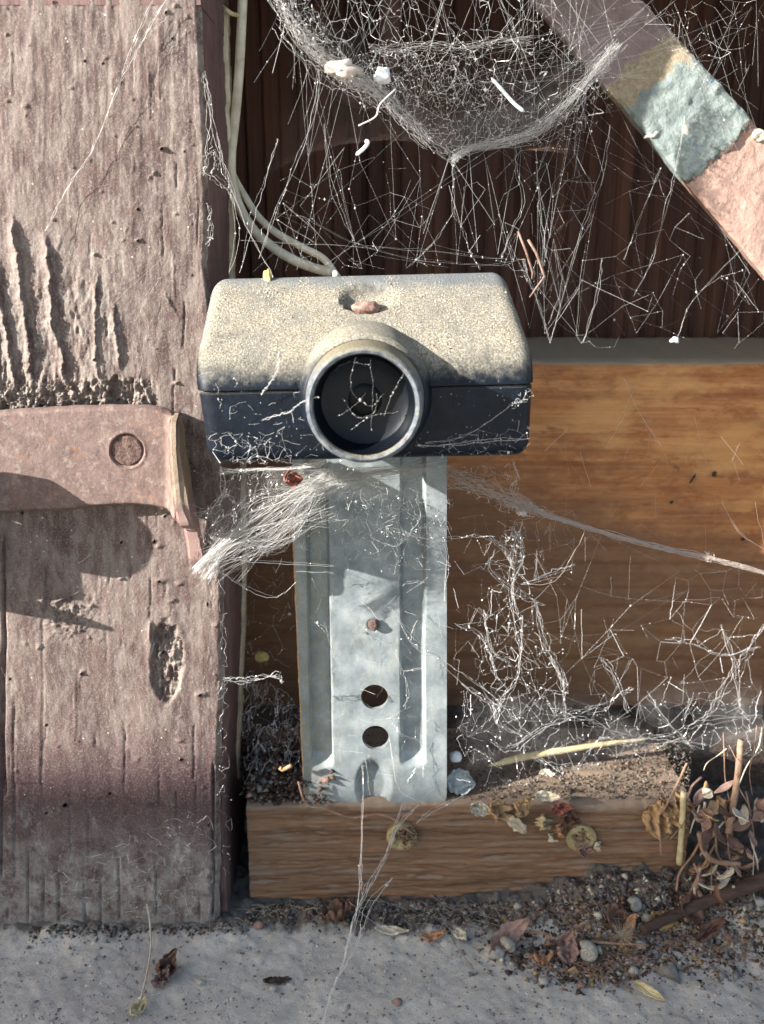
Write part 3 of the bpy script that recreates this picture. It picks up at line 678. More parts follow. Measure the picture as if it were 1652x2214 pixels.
    for a in range(1, nr_):
        for b in range(nc_):
            rr_ = 3.5*a/(nr_-1); an = 2*math.pi*b/nc_; x_, z_ = rr_*math.cos(an), rr_*math.sin(an)
            V.append((x_, -.05-.35*mnoise.noise(Vector((x_*.6, z_*.6, 3)))-.2*mnoise.noise(Vector((x_*2.3, z_*2.3, 3))) + (.4 if a == nr_-1 else 0), z_))
    for b in range(nc_): fs.append([0, 1+b, 1+(b+1) % nc_])
    for a in range(nr_-2):
        for b in range(nc_): q = 1+a*nc_; fs.append([q+b, q+nc_+b, q+nc_+(b+1) % nc_, q+(b+1) % nc_])
    mesh_obj('screw_head', np.array(V)+c+np.array([0, -.15, 0]), fs, M['darkrust'], root)
    # the part of the latch outside the picture on the left, whose shadow falls into it
    lathe('knob', [(10, .1), (10, 4), (1, 4), (0, 8.5), (-3, 10.2), (-6, 8.5), (-7, .1)], (-103.6, 0, 6.5), M['latch'], root, 36)
    tube('pin', [(-111, 13, -18), (-109, 5, -17), (-107.5, -6.5, -14.5)], [4.4, 3.2, .5], M['latch'], root, 16)
    box('staple', -125, -94, 2, 12, -16, -2, M['latch'], root, .8)
build_latch()

# ================================================================= galvanised bracket
def build_bracket():
    root = empty('steel_bracket', (-1, 24, ZTOP)); tag(root, 'galvanised grey steel bracket with two round holes standing below the black sensor', 'bracket')
    py = np.arange(880, 1739, 2.8); u = np.linspace(0, 1, 122); PY, UU = np.meshgrid(py, u, indexing='ij')
    L = np.interp(PY, [880, 1150, 1400, 1738], [630, 635, 645, 660]); Rr = np.full_like(PY, 966.)
    cy = np.clip((PY-1716)/22, 0, 1); ins = 12*(1-np.sqrt(np.clip(1-cy*cy, 0, 1)))
    L = L+ins+.9*fbm(PY*.05, PY*0, 160, 3); Rr = Rr-ins
    PX = L+(Rr-L)*UU
    sl = (PY-1150)/588
    def chan(a, b, yend, depth, w=7):
        inx = smoothstep(a-w*.5, a+w*.5, PX)*smoothstep(b+w*.4, b-w*.4, PX)
        return depth*inx*smoothstep(yend+8, yend-22, PY+ .012*(PX-(a+b)/2)**2)
    lo = 13*sl
    rec = chan(664+lo*.8, 708+lo, 1658, 2.7) + chan(868, 918, 1655, 2.6, 8)
    d = np.hypot((PX-808)/38, (PY-1700)/58); rec = rec + 2.3*smoothstep(1.12, .55, d)
    rec = rec + .9*smoothstep(1.0, .2, np.hypot(PX-808, PY-1352)/17)
    rec = rec + .06*fbm(PX*.02, PY*.02, 161, 3) - .8*smoothstep(1700, 1738, PY)*0
    P = U(PX, PY, 23.6); P[..., 1] += rec
    V = P.reshape(-1, 3); q = grid_faces(*PX.shape); pxc = PX.reshape(-1)[q].mean(1); pyc = PY.reshape(-1)[q].mean(1)
    keep = np.ones(len(q), bool)
    for (hx, hy, hr) in ((810, 1507, 33), (812, 1595, 33)):
        keep &= np.hypot(pxc-hx, pyc-hy) > hr
    o = mesh_obj('bracket_plate', P.reshape(-1, 3), q[keep], M['galv'], root)
    bm = bmesh.new(); bm.from_mesh(o.data); loose = [v for v in bm.verts if not v.link_faces]; bmesh.ops.delete(bm, geom=loose, context='VERTS')
    for (hx, hy, hr) in ((810, 1507, 33), (812, 1595, 33)):
        c = U(hx, hy, 23.6)*MM - np.array(root.location); rad = hr/9.45*MM
        for v in bm.verts:
            if v.is_boundary:
                dx, dz = v.co.x-c[0], v.co.z-c[2]; q_ = math.hypot(dx, dz)
                if q_ < rad*1.35: v.co.x = c[0]+dx/q_*rad; v.co.z = c[2]+dz/q_*rad
    bm.to_mesh(o.data); bm.free()
    n0 = o.data.polygons[10].normal.copy()
    md = o.modifiers.new('thick', 'SOLIDIFY'); md.thickness = 1.3*MM; md.offset = 1.0 if n0.y > 0 else -1.0
    apply_mods(o); auto_smooth(o, 40)
    # orange rust on the sheared left edge and hole rims
    ee = [P[k, 0]+np.array([-.12, .5, 0]) for k in range(96, P.shape[0]-6, 4)]
    tube('rusty_edge', ee, [.28+.22*abs(mnoise.noise(Vector((k*.4, 0, 0)))) for k in range(len(ee))], M['rustedge'], root, 6, jit=.4)
    for (hx, hy, hr) in ((810, 1507, 33), (812, 1595, 33)):
        pts = [U(hx+hr*math.cos(a), hy+hr*math.sin(a), 24.3) for a in np.linspace(-.35, 1.75, 22)]
        tube('rim_rust', pts, [.12+.3*math.sin(math.pi*k/21) for k in range(22)], M['rustedge'], root, 6, jit=.4)
    c = U(808, 1350, 23.0)
    bm = bmesh.new(); bmesh.ops.create_icosphere(bm, subdivisions=3, radius=1)
    for v in bm.verts:
        k = 1+.35*mnoise.noise(v.co*1.6); v.co = Vector((c[0]+v.co.x*1.3*k, c[1]+v.co.y*1.3*k, c[2]+v.co.z*1.5*k))
    bm_obj('seized_screw', bm, M['darkrust'], root)
M['dull'] = simple('dull_dust', '#5f584b', '#857b69', 1, .9, .1)
M['rustedge'] = simple('orange_rust_edge', '#a47a52', '#d8b48c', .8, .8, .2)
build_bracket()

# ================================================================= the black sensor
ROLL = R(1.35)
BC = U(790, 857, -15.0)                    # middle of the front face
def rolled(p):
    x, z = p[0]-BC[0], p[2]-BC[2]
    return (BC[0]+x*math.cos(ROLL)-z*math.sin(ROLL)*1.0, p[1], BC[2]+x*math.sin(ROLL)+z*math.cos(ROLL))
def build_sensor():
    root = empty('photo_sensor', (BC[0], -2, 14)); tag(root, 'black plastic box sensor with a round lens hood, top caked in tan dust', 'sensor')
    Y0, Y1 = -15.0, 12.0
    xl = U(417, 850, Y0)[0]; xr = U(1162, 850, Y0)[0]; bl = U(463, 600, Y1)[0]; br = U(1100, 585, Y1)[0]
    zb = U(800, 1004, Y0)[2]; zt = U(800, 778, Y0)[2]; zk = U(790, 584, Y1)[2]; zs = U(790, 843, Y0)[2]
    # wedge cross-section: low front, high rear
    bm = bmesh.new()
    pr = [(Y0, zb), (Y0, zt), (Y1, zk), (Y1, zb+8.0)]
    f = [bm.verts.new((xl, y, z)) for (y, z) in pr[:2]] + [bm.verts.new((bl, y, z)) for (y, z) in pr[2:]]
    g = [bm.verts.new((xr, y, z)) for (y, z) in pr[:2]] + [bm.verts.new((br, y, z)) for (y, z) in pr[2:]]
    f[0].co.x += 1.6; g[0].co.x -= .6
    bm.faces.new(f); bm.faces.new(g[::-1])
    for k in range(4): bm.faces.new([f[k], g[k], g[(k+1) % 4], f[(k+1) % 4]])
    bmesh.ops.recalc_face_normals(bm, faces=bm.faces)
    fe = [e for e in bm.edges if {v for v in e.verts} == {f[1], g[1]}]
    bmesh.ops.bevel(bm, geom=fe, offset=6.0, segments=8, profile=.5, affect='EDGES')
    bm.normal_update()
    bmesh.ops.bevel(bm, geom=[e for e in bm.edges if len(e.link_faces) == 2 and e.calc_face_angle(0) > R(40)], offset=3.2, segments=6, profile=.5, affect='EDGES', clamp_overlap=True)
    halves = []
    for nm, lo in (('upper_shell', False), ('lower_shell', True)):
        b2 = bm.copy(); zc = zs + (.0 if lo else .42)
        bmesh.ops.bisect_plane(b2, geom=b2.verts[:]+b2.edges[:]+b2.faces[:], plane_co=(0, 0, zc), plane_no=(0, 0, 1 if lo else -1), clear_outer=True)
        ed = [e for e in b2.edges if e.is_boundary]; bmesh.ops.holes_fill(b2, edges=ed, sides=0)
        cap = [f_ for f_ in b2.faces if len(f_.verts) > 12]
        es = [e for f_ in cap for e in f_.edges]
        if es: bmesh.ops.bevel(b2, geom=es, offset=.22, segments=2, affect='EDGES', clamp_overlap=True)
        if lo:
            for v in b2.verts:                          # the lower shell is a hair smaller
                v.co.x = (xl+xr)/2 + (v.co.x-(xl+xr)/2)*.994
                if v.co.y < 0: v.co.y += .22
        # cut the large flat faces up so that they can sag, sink and catch dust unevenly
        bmesh.ops.triangulate(b2, faces=[f_ for f_ in b2.faces if len(f_.verts) > 4])
        for _ in range(6):
            L = [e for e in b2.edges if e.calc_length() > 1.6]
            if not L: break
            bmesh.ops.subdivide_edges(b2, edges=L, cuts=1); bmesh.ops.triangulate(b2, faces=[f_ for f_ in b2.faces if len(f_.verts) > 4])
        if not lo:
            c = U(795, 655, 1.0)
            for v in b2.verts:
                if v.co.y < Y1-3 and v.co.z > zt-2:
                    dx = v.co.x-c[0]-.6; dy = v.co.y-3.0
                    r_ = math.hypot(dx/5.6, dy/4.6)
                    if r_ < 1.2 : v.co.z -= 2.3*float(smoothstep(1.08, .8, r_))
                    v.co.z += .12*mnoise.noise(Vector((v.co.x*.35, v.co.y*.35, 0)))
        for v in b2.verts: v.co = Vector(rolled(v.co))
        o = bm_obj(nm, b2, M['body'], root); auto_smooth(o, 32); halves.append(o)
    bm.free()
    C = (BC[0], 0, BC[2])
    Yt = -27.0; ct = U(790, 860, Yt); 
    # hood: a stepped ring, its long barrel sinking back into the sloping top
    prof = [(6, 14.6), (-6, 14.3), (-12, 14.1), (-14.2, 13.8), (-17.5, 13.1), (-18.6, 12.8), (-19.1, 12.0)]
    SC = .94; prof = [(a, b*SC) for a, b in prof]
    o = lathe('cowl', prof, (BC[0], 0, BC[2]), M['body'], root, 96)
    prof = [(-16, 12.0), (-18.9, 11.9), (-24.4, 11.45), (-25.5, 11.35), (-26.1, 11.05), (-26.3, 10.6), (-26.1, 10.1), (-25.3, 9.8)]
    prof = [(a, b*SC) for a, b in prof]
    o = lathe('lens_hood', prof, (BC[0], 0, BC[2]), M['hood'], root, 96); auto_smooth(o, 40)
    prof = [(-25.4, 9.9), (-24.6, 9.65), (-22.2, 9.3), (-20.6, 8.7), (-20.0, 7.6), (-19.7, 5.2), (-19.55, 3.9), (-19.45, 3.5), (-19.2, .05)]
    o = lathe('inner_barrel', [(a-.05, (b-.06)*SC) for a, b in prof], (BC[0], 0, BC[2]), M['glossblack'], root, 96); auto_smooth(o, 40)
    lathe('lens', [(-19.3, 3.3), (-19.6, 3.1), (-19.75, 2.0), (-19.8, 1.0), (-19.85, .03)], (BC[0], 0, BC[2]), M['lens'], root, 48)
    # screw in the recess on top
    c = U(792, 655, 1.5); bm = bmesh.new(); bmesh.ops.create_icosphere(bm, subdivisions=3, radius=1)
    for v in bm.verts:
        k = 1+.22*mnoise.noise(v.co*1.8); z_ = v.co.z*1.5*k
        v.co = Vector((c[0]+v.co.x*3.1*k, 2.8+v.co.y*2.6*k, 0)) + Vector((0, 0, 42.9+z_))
    bm_obj('top_screw', bm, M['redscrew'], root)
    # loose grains lying in the dust
    up = halves[0]; me = up.data; me.calc_loop_triangles()
    tv = []; tw = []
    loc = np.array(root.location)/MM
    co = np.array([v.co[:] for v in me.vertices])/MM + loc
    tri = np.array([t.vertices[:] for t in me.loop_triangles]); A, B, D = co[tri[:, 0]], co[tri[:, 1]], co[tri[:, 2]]
    nn = np.cross(B-A, D-A); ar = np.linalg.norm(nn, axis=1); nz = nn[:, 2]/np.maximum(ar, 1e-9)
    dr_ = np.array([mnoise.noise(Vector((p[0]*.16, p[1]*.25, 3))) for p in A]); w = np.clip(.25+1.6*dr_, .05, 1.2)*ar*np.clip(nz-.45, 0, 1)*np.clip((48.2+2*np.sin(A[:, 0]*.7)-A[:, 2])/2, 0, 1); w /= w.sum(); N = 7500
    k = rng.choice(len(tri), N, p=w); a, b = rng.random(N), rng.random(N); f_ = a+b > 1; a[f_] = 1-a[f_]; b[f_] = 1-b[f_]
    P = A[k]+(B-A)[k]*a[:, None]+(D-A)[k]*b[:, None]
    grains('dust_grain', P, rng.gamma(2.2, .045, N)+.04, [M['grain1'], M['grain1'], M['grain3'], M['grain2']], root)
    return root
def grains(name, P, s, mats, parent=None, flat=.6):
    N = len(P)
    base = np.array([[1, 0, -.4], [-.5, .87, -.4], [-.5, -.87, -.4], [.1, .1, .8]])
    an = rng.random(N)*6.28; ca, sa = np.cos(an), np.sin(an)
    V = base[None]*(1+.5*(rng.random((N, 4, 3))-.5))*s[:, None, None]; V[..., 2] *= flat
    X = V[..., 0]*ca[:, None]-V[..., 1]*sa[:, None]; Y = V[..., 0]*sa[:, None]+V[..., 1]*ca[:, None]
    V = np.stack([X, Y, V[..., 2]], -1)+P[:, None, :]
    Fc = np.array([[0, 1, 3], [1, 2, 3], [2, 0, 3], [0, 2, 1]]); Fc = (Fc[None]+4*np.arange(N)[:, None, None]).reshape(-1, 3)
    mi = np.repeat(rng.integers(0, len(mats), N), 4)
    o = mesh_obj(name, V.reshape(-1, 3), Fc, None, parent, smooth=False, mats=mats, fmat=mi)
    o['kind'] = 'stuff'; return o
build_sensor()

# ================================================================= cables
def build_cables():
    g = 'cream cables running down beside the post'
    pts = [U(x, y, Y) for x, y, Y in [(527, -60, 44), (522, 60, 44), (516, 170, 44), (507, 270, 43), (500, 340, 42), (504, 400, 41), (522, 455, 39), (556, 505, 37), (610, 548, 34), (665, 575, 30), (720, 590, 26)]]
    P = spline(pts, 8); o = tube('cable', P, 1.12, M['cable'], None, 14)
    tag(o, 'thick cream cable dropping straight from the top then curling behind the sensor', 'cable', g)
    pts = [U(x, y, Y) for x, y, Y in [(495, 330, 45), (503, 375, 44), (530, 425, 42), (560, 470, 39), (600, 505, 36), (655, 535, 33), (700, 560, 29), (730, 600, 25)]]
    o = tube('cable', spline(pts, 8), .85, M['cable'], None, 14)
    tag(o, 'thinner cream cable strand, the upper of two curling toward the sensor top', 'cable', g)
    pts = [U(x, y, Y) for x, y, Y in [(478, 12, 43), (490, 22, 40), (502, 30, 41), (515, 33, 43)]]
    tag(tube('wire_clip', spline(pts, 5), .5, M['straw'], None, 8), 'small brown bent clip beside the cable at the top of the post edge', 'clip')
build_cables()

# ================================================================= threads
class Web:
    def __init__(s, seed): s.a = []; s.b = []; s.r = []; s.rg = np.random.default_rng(seed); s.beads = []; s.thin = 1.0
    def seg(s, p, q, r): s.a.append(p); s.b.append(q); s.r.append(r)
    def thread(s, p, q, r=.05, n=6, sag=.02, jit=.02, bead=.0):
        p = np.array(p, float); q = np.array(q, float); L = np.linalg.norm(q-p)
        n = max(1, min(n, int(L/1.2)+1)); t = np.linspace(0, 1, n+1)[:, None]
        P = p+(q-p)*t; P[:, 2] -= sag*L*4*(t[:, 0]*(1-t[:, 0]))
        if n > 1: P[1:-1] += s.rg.normal(0, jit*L/math.sqrt(n), (n-1, 3))
        rr = s.thin*r*.5*s.rg.choice([.5, .7, .9, 1.2, 2.0], p=[.25, .3, .25, .14, .06])
        for k in range(n): s.seg(P[k], P[k+1], rr)
        if bead:
            for _ in range(s.rg.poisson(bead*L)):
                t_ = s.rg.random()*n; k = min(int(t_), n-1); s.beads.append((P[k]+(P[k+1]-P[k])*(t_-k), s.rg.gamma(2.0, .035)+.03))
    def path(s, pts, r=.06, jit=.15, bead=.1, strands=1, spread=0.0):
        pts = [np.array(p, float) for p in pts]
        for _ in range(strands):
            off = [s.rg.normal(0, spread, 3)*(0.35 if k in (0, len(pts)-1) else 1) for k in range(len(pts))]
            P = spline([p+o for p, o in zip(pts, off)], 6); P = [p+s.rg.normal(0, jit, 3) for p in P]
            rr = s.thin*r*.58*s.rg.uniform(.5, 1.5)
            for a, b in zip(P[:-1], P[1:]):
                s.seg(a, b, rr)
                if s.rg.random() < bead: s.beads.append((a+(b-a)*s.rg.random(), s.rg.gamma(2.0, .04)+.03))
    def net(s, nodes, anchors, deg=2, rmin=5, rmax=30, r=.05, bead=.08, up=1.0):
        N = np.array(nodes); A = np.array(anchors); ALL = np.vstack([N, A]) if len(A) else N
        for i in range(len(N)):
            d = ALL-N[i]; L = np.linalg.norm(d, axis=1); sc = np.abs(np.log((L+1e-6)/(.35*rmax))) + .6*(1-np.abs(d[:, 2])/(L+1e-6))*up + s.rg.random(len(L))*1.2
            sc[(L < rmin) | (L > rmax)] = 99
            for j in np.argsort(sc)[:deg]:
                if sc[j] < 90: s.thread(N[i], ALL[j], r, 4, .004, .006, bead)
            if s.rg.random() < .5: s.beads.append((N[i], s.rg.gamma(2., .05)+.03))
    def cloud(s, pts, k=3, rmax=9, r=.045, jit=.03, keep=.8, bead=.1, sag=.01):
        # neighbours share a thread only when nothing hangs between them: the cells a spider leaves
        P = np.array(pts); Q = P[:, [0, 2]]; D2 = ((Q[:, None]-Q[None])**2).sum(-1); N = len(P)
        p_ = keep*(1.0 if k > 2 else .8 if k == 2 else .4)
        for i in range(N):
            for j in np.nonzero((D2[i] < rmax*rmax) & (np.arange(N) > i))[0]:
                if (D2[i]+D2[j] < D2[i, j]-1e-9).any(): continue
                if s.rg.random() < p_: s.thread(P[i], P[j], r*s.rg.choice([.6, .9, 1.3, 2.0]), 4, sag, jit, bead)
            if s.rg.random() < .12: s.beads.append((P[i], s.rg.gamma(2., .05)*s.thin+.03))
    def build(s, name, mat, parent=None, bead_mat=None):
        A = np.array(s.a); B = np.array(s.b); r = np.array(s.r)[:, None]
        d = B-A; L = np.linalg.norm(d, axis=1, keepdims=True); d = d/np.maximum(L, 1e-9)
        ref = np.where(np.abs(d[:, 2:3]) < .9, np.array([[0, 0, 1.]]), np.array([[1., 0, 0]]))
        u = np.cross(d, ref); u /= np.linalg.norm(u, axis=1, keepdims=True); v = np.cross(d, u)
        ring = [u*math.cos(a)+v*math.sin(a) for a in (0, 2.0944, 4.18879)]
        V = np.stack([A+x*r for x in ring]+[B+x*r*.9 for x in ring], 1).reshape(-1, 3)
        o6 = 6*np.arange(len(A))[:, None, None]; Fq = (np.array([[0, 1, 4, 3], [1, 2, 5, 4], [2, 0, 3, 5]])[None]+o6).reshape(-1, 4)
        if s.beads:
            C = np.array([b[0] for b in s.beads]); br = np.array([b[1] for b in s.beads])
            oc = np.array([[1, 0, 0], [0, 1, 0], [-1, 0, 0], [0, -1, 0], [0, 0, 1], [0, 0, -1.]])
            VB = (C[:, None]+oc[None]*br[:, None, None]*s.rg.uniform(.5, 1.4, (len(C), 6, 1))).reshape(-1, 3)
            q = np.array([[0, 1, 4, 4], [1, 2, 4, 4], [2, 3, 4, 4], [3, 0, 4, 4], [1, 0, 5, 5], [2, 1, 5, 5], [3, 2, 5, 5], [0, 3, 5, 5]])
            n0 = len(V); T = q[:, :3]; T = (T[None]+6*np.arange(len(C))[:, None, None]+n0).reshape(-1, 3)
            faces = Fq.tolist()+T.tolist(); V = np.vstack([V, VB])
        else: faces = Fq
        o = mesh_obj(name, V, faces, mat, parent, smooth=False); return o
def inside(poly, n, rg):
    poly = np.array(poly, float); lo, hi = poly.min(0), poly.max(0); out = []
    while len(out) < n:
        p = lo+(hi-lo)*rg.random(2); c = False; j = len(poly)-1
        for i in range(len(poly)):
            if (poly[i, 1] > p[1]) != (poly[j, 1] > p[1]) and p[0] < (poly[j, 0]-poly[i, 0])*(p[1]-poly[i, 1])/(poly[j, 1]-poly[i, 1])+poly[i, 0]: c = not c
            j = i
        if c: out.append(p)
    return out

# --- the hammock across the top
def lit(px):                                        # how deep a thread can hang at this spot before the post's shade takes it
    return float(np.interp(px, [450, 600, 800, 1000, 1300, 1652], [8, 12, 24, 33, 48, 60]))
w = Web(11)
def UY(px, py, k=1.0, rg=w.rg, spread=5): 
    return U(px, py, lit(px)*k - abs(rg.normal(0, spread)))
bandL = [(575, -30), (612, 30), (650, 85), (700, 132), (750, 165), (800, 190), (835, 222), (875, 262), (925, 310), (978, 345)]
bandR = [(978, 345), (1012, 318), (1060, 304), (1110, 292), (1165, 268), (1215, 225), (1262, 175), (1300, 130), (1335, 92)]
for _ in range(64):
    o_ = w.rg.normal(0, 11, 2); k0 = w.rg.integers(0, 4); k1 = w.rg.integers(k0+4, 11)
    w.path([UY(x+o_[0]+w.rg.normal(0, 5), y+o_[1]+w.rg.normal(0, 5), 1, w.rg, 2) for x, y in bandL[k0:k1]], .05, .25, .3)
for _ in range(42):
    f_ = w.rg.random(); o_ = np.array([0, 0]) + w.rg.normal(0, 3, 2)
    w.path([UY(x+o_[0]+40*f_*k/8*w.rg.normal(0, .5), y+o_[1]+ (w.rg.normal(0, 3)+28*f_*math.sin(math.pi*k/9)), 1, w.rg, 2) for k, (x, y) in enumerate(bandR)], .05, .18, .25)
for _ in range(12): w.path([UY(x, y+w.rg.normal(0, 7), 1, w.rg, 2) for x, y in [(800, 105), (860, 108), (930, 98), (1000, 102), (1070, 92), (1150, 88)]], .045, .2, .35)
w.cloud([UY(x, y, 1, w.rg, 4) for x, y in inside([(560, -20), (1200, -20), (1290, 100), (1190, 230), (1060, 300), (975, 335), (860, 262), (760, 180), (680, 120)], 430, w.rg)], 3, 9, .05, .05, .85, .22)
w.cloud([UY(x, y, 1, w.rg, 3) for x, y in inside([(780, 110), (1020, 100), (1080, 190), (1120, 285), (978, 345), (850, 240), (780, 190)], 560, w.rg)], 3, 5, .048, .07, .9, .3)
w.cloud([UY(x, y, 1, w.rg, 3) for x, y in inside([(575, -20), (660, -20), (760, 140), (840, 200), (800, 215), (700, 150), (620, 60)], 330, w.rg)], 3, 5, .05, .07, .9, .3)
w.cloud([UY(x, y, 1, w.rg, 3) for x, y in inside([(1050, 290), (1180, 215), (1290, 150), (1340, 215), (1280, 290), (1160, 320), (1060, 320)], 260, w.rg)], 3, 6, .045, .05, .7, .2)
for _ in range(70):
    a = w.rg.uniform(600, 1300); b = a+w.rg.uniform(-170, 170); w.thread(UY(a, -30, 1, w.rg, 3), UY(b, w.rg.uniform(90, 280), 1, w.rg, 3), .045, 5, .0, .01, .12)
for _ in range(30):
    a = w.rg.uniform(780, 1250); w.thread(UY(a, w.rg.uniform(100, 250), 1, w.rg, 3), UY(w.rg.uniform(1180, 1480), w.rg.uniform(-30, 180), 1, w.rg, 3), .035, 4, .0, .008, .06)
tag(w.build('cobweb', M['silk']), 'dense white hammock cobweb sagging across the top of the opening', 'cobweb', kind='stuff')

# --- long single threads between hammock, brace and sensor
w = Web(12); w.thin = .7
S = lambda L: [UY(x, y, .95, w.rg, .5) for x, y in L]
for L in ([(978, 345), (976, 400), (982, 455), (1000, 500), (1015, 545), (1040, 585)], [(1115, 300), (1118, 370), (1130, 440), (1105, 500), (1085, 560)], [(1160, 320), (1165, 400), (1175, 500), (1180, 560)],
          [(600, 300), (575, 380), (545, 470), (520, 590)], [(690, 150), (680, 240), (650, 330), (600, 450), (560, 560)], [(440, 160), (450, 200), (470, 290), (505, 420), (540, 500), (590, 600)], [(500, 420), (515, 520), (495, 590)],
          [(700, 270), (720, 400), (765, 520)], [(640, 460), (760, 520), (900, 560), (1100, 575)], [(520, 520), (700, 530), (900, 540), (1090, 560)], [(980, 460), (940, 520), (880, 580)],
          [(1480, 250), (1470, 330), (1440, 450), (1410, 560), (1370, 640)], [(1320, 270), (1300, 380), (1250, 520), (1190, 740)], [(1430, 360), (1380, 480), (1350, 560)], [(1640, 500), (1500, 650), (1460, 740)],
          [(1560, 370), (1650, 420)], [(1130, 560), (1160, 650), (1190, 740)], [(1200, 540), (1215, 620), (1185, 700)], [(1300, 560), (1290, 640), (1260, 740)]):
    w.path(S(L), .07, .12, .35, 2, .25)
ham = [UY(x+w.rg.normal(0, 6), y+w.rg.uniform(-4, 14), 1, w.rg, 3) for x, y in [(x, float(np.interp(x, [590, 700, 830, 978, 1110, 1240, 1335], [20, 140, 230, 345, 296, 205, 95]))) for x in np.linspace(640, 1330, 40)]]
top = [UY(x, float(np.interp(x, [480, 1085], [590, 577]))-w.rg.uniform(0, 6), .55, w.rg, 2) for x in np.linspace(500, 1090, 26)]
side = [U(float(np.interp(y, [0, 590, 1000], [440, 462, 490])), y, 14) for y in np.linspace(150, 580, 12)]
brace = [U(float(np.interp(y, [0, 590], [1150, 1650])), y, 61.5) for y in np.linspace(60, 590, 16)]
rb = [U(x, 738, 84) for x in np.linspace(1165, 1652, 16)] + [UY(x, y, .4, w.rg, 1) for x, y in [(1100, 590), (1125, 650), (1145, 710), (1155, 760)]]
w.net([UY(x, y, .95, w.rg, 4) for x, y in inside([(520, 420), (700, 300), (960, 370), (1120, 320), (1300, 260), (1330, 420), (1150, 570), (560, 580)], 22, w.rg)], ham+top+side, 2, 5, 48, .045, .10)
w.net([UY(x, y, .95, w.rg, 5) for x, y in inside([(1130, 400), (1300, 280), (1652, 600), (1652, 730), (1170, 730)], 20, w.rg)], brace+rb+ham[-6:], 2, 5, 42, .04, .08)
w.net([UY(x, y, .9, w.rg, 3) for x, y in inside([(560, 440), (1100, 430), (1180, 560), (1090, 575), (600, 582)], 14, w.rg)], top, 2, 3, 20, .04, .12, -.3)
w.net([UY(x, y, .9, w.rg, 4) for x, y in inside([(1090, 520), (1652, 560), (1640, 730), (1200, 735)], 14, w.rg)], [], 2, 2.5, 20, .035, .12, -.2)
for _ in range(9): w.thread(ham[w.rg.integers(0, 40)], top[w.rg.integers(0, 26)], .05, 6, .0, .004, .14)
for _ in range(6): w.thread(ham[w.rg.integers(22, 40)], rb[w.rg.integers(0, 20)], .05, 6, .0, .004, .12)
for _ in range(5): w.thread(ham[w.rg.integers(30, 40)], brace[w.rg.integers(0, 16)], .045, 6, .0, .004, .1)
w.cloud([UY(x, y, .8, w.rg, 2) for x, y in inside([(1050, 560), (1190, 560), (1175, 640), (1120, 600), (1100, 575)], 40, w.rg)], 3, 8, .05, .05, .8, .3)
w.cloud([U(x, y, 50-abs(w.rg.normal(0, 6))) for x, y in inside([(1340, -20), (1660, -20), (1660, 120), (1560, 260), (1480, 160), (1400, 60)], 90, w.rg)], 2, 16, .04, .02, .8, .12)
for _ in range(26): w.thread(U(w.rg.uniform(1380, 1652), w.rg.uniform(-20, 60), 55), U(w.rg.uniform(1400, 1652), w.rg.uniform(80, 330), 52), .04, 4, 0, .01, .1)
w.cloud([UY(x, y, .95, w.rg, 3) for x, y in inside([(540, 440), (700, 320), (978, 360), (1200, 300), (1320, 300), (1300, 520), (1170, 570), (560, 582)], 85, w.rg)], 3, 36, .045, .012, .55, .12)
w.cloud([UY(x, y, .95, w.rg, 4) for x, y in inside([(1130, 420), (1340, 300), (1652, 620), (1652, 760), (1180, 760)], 70, w.rg)], 3, 36, .045, .012, .5, .12)
tag(w.build('cobweb', M['silk']), 'loose scattered long web threads strung between brace, door and sensor top', 'cobweb', kind='stuff')

# --- threads in front of and over the sensor face
w = Web(13); w.thin = .6
fy = lambda x, y, d=0: U(x, y, -16.0-d)
w.path([fy(690, 857, 10), fy(650, 872, 8), fy(625, 890, 5), fy(600, 897, 3), fy(567, 908, 1)], .12, .1, .1, 2, .1)
w.path([fy(602, 760, .5), fy(604, 785, .6), fy(595, 810, .6), fy(578, 835, .6), (fy(566, 850, .5))], .12, .12, .5, 2, .15)
for (x, y) in [(465, 830), (505, 815), (470, 860)]: w.path([fy(x, y), fy(x+8, y+12), fy(x+4, y+22)], .08, .1, .2)
w.cloud([fy(x, y, w.rg.uniform(0, 1.2)) for x, y in inside([(440, 860), (660, 870), (720, 990), (470, 1003)], 110, w.rg)], 1, 4, .06, .08, .75, .25)
w.cloud([fy(x, y, w.rg.uniform(0, 1.5)) for x, y in inside([(440, 930), (560, 940), (660, 985), (640, 1004), (470, 1004)], 120, w.rg)], 2, 4, .06, .08, .8, .3)
w.cloud([fy(x, y, w.rg.uniform(0, 1.2)) for x, y in inside([(900, 960), (1150, 900), (1150, 985), (900, 998), (720, 1000), (760, 985)], 120, w.rg)], 2, 7, .04, .05, .7, .15)
w.path([fy(1110, 870), fy(1060, 910), fy(1000, 945), fy(920, 960)], .05, .1, .2, 2, .3); w.path([fy(1140, 950), fy(1060, 950), fy(960, 958), fy(900, 962)], .06, .1, .2, 2, .4)
w.cloud([fy(x, y, w.rg.uniform(0, 1.0)) for x, y in inside([(1095, 890), (1120, 850), (1150, 835), (1155, 860), (1120, 885)], 45, w.rg)], 2, 3, .08, .1, .9, .2)
for L in ([(770, 770), (760, 840), (800, 880), (830, 850)], [(880, 800), (850, 850), (830, 900)], [(740, 860), (770, 900), (810, 890), (815, 850)], [(720, 800), (760, 780), (800, 790)], [(760, 930), (800, 900), (860, 890)], [(800, 770), (806, 850), (802, 930)], [(730, 900), (760, 880), (790, 850)]):
    w.path([fy(x, y, 9.5-w.rg.uniform(0, 2)) for x, y in L], .035, .1, .6, 1, .1)
w.cloud([fy(x, y, w.rg.uniform(0, .8)) for x, y in inside([(430, 790), (660, 790), (650, 1000), (460, 1000)], 60, w.rg)], 1, 2.5, .06, .1, .5, .5)
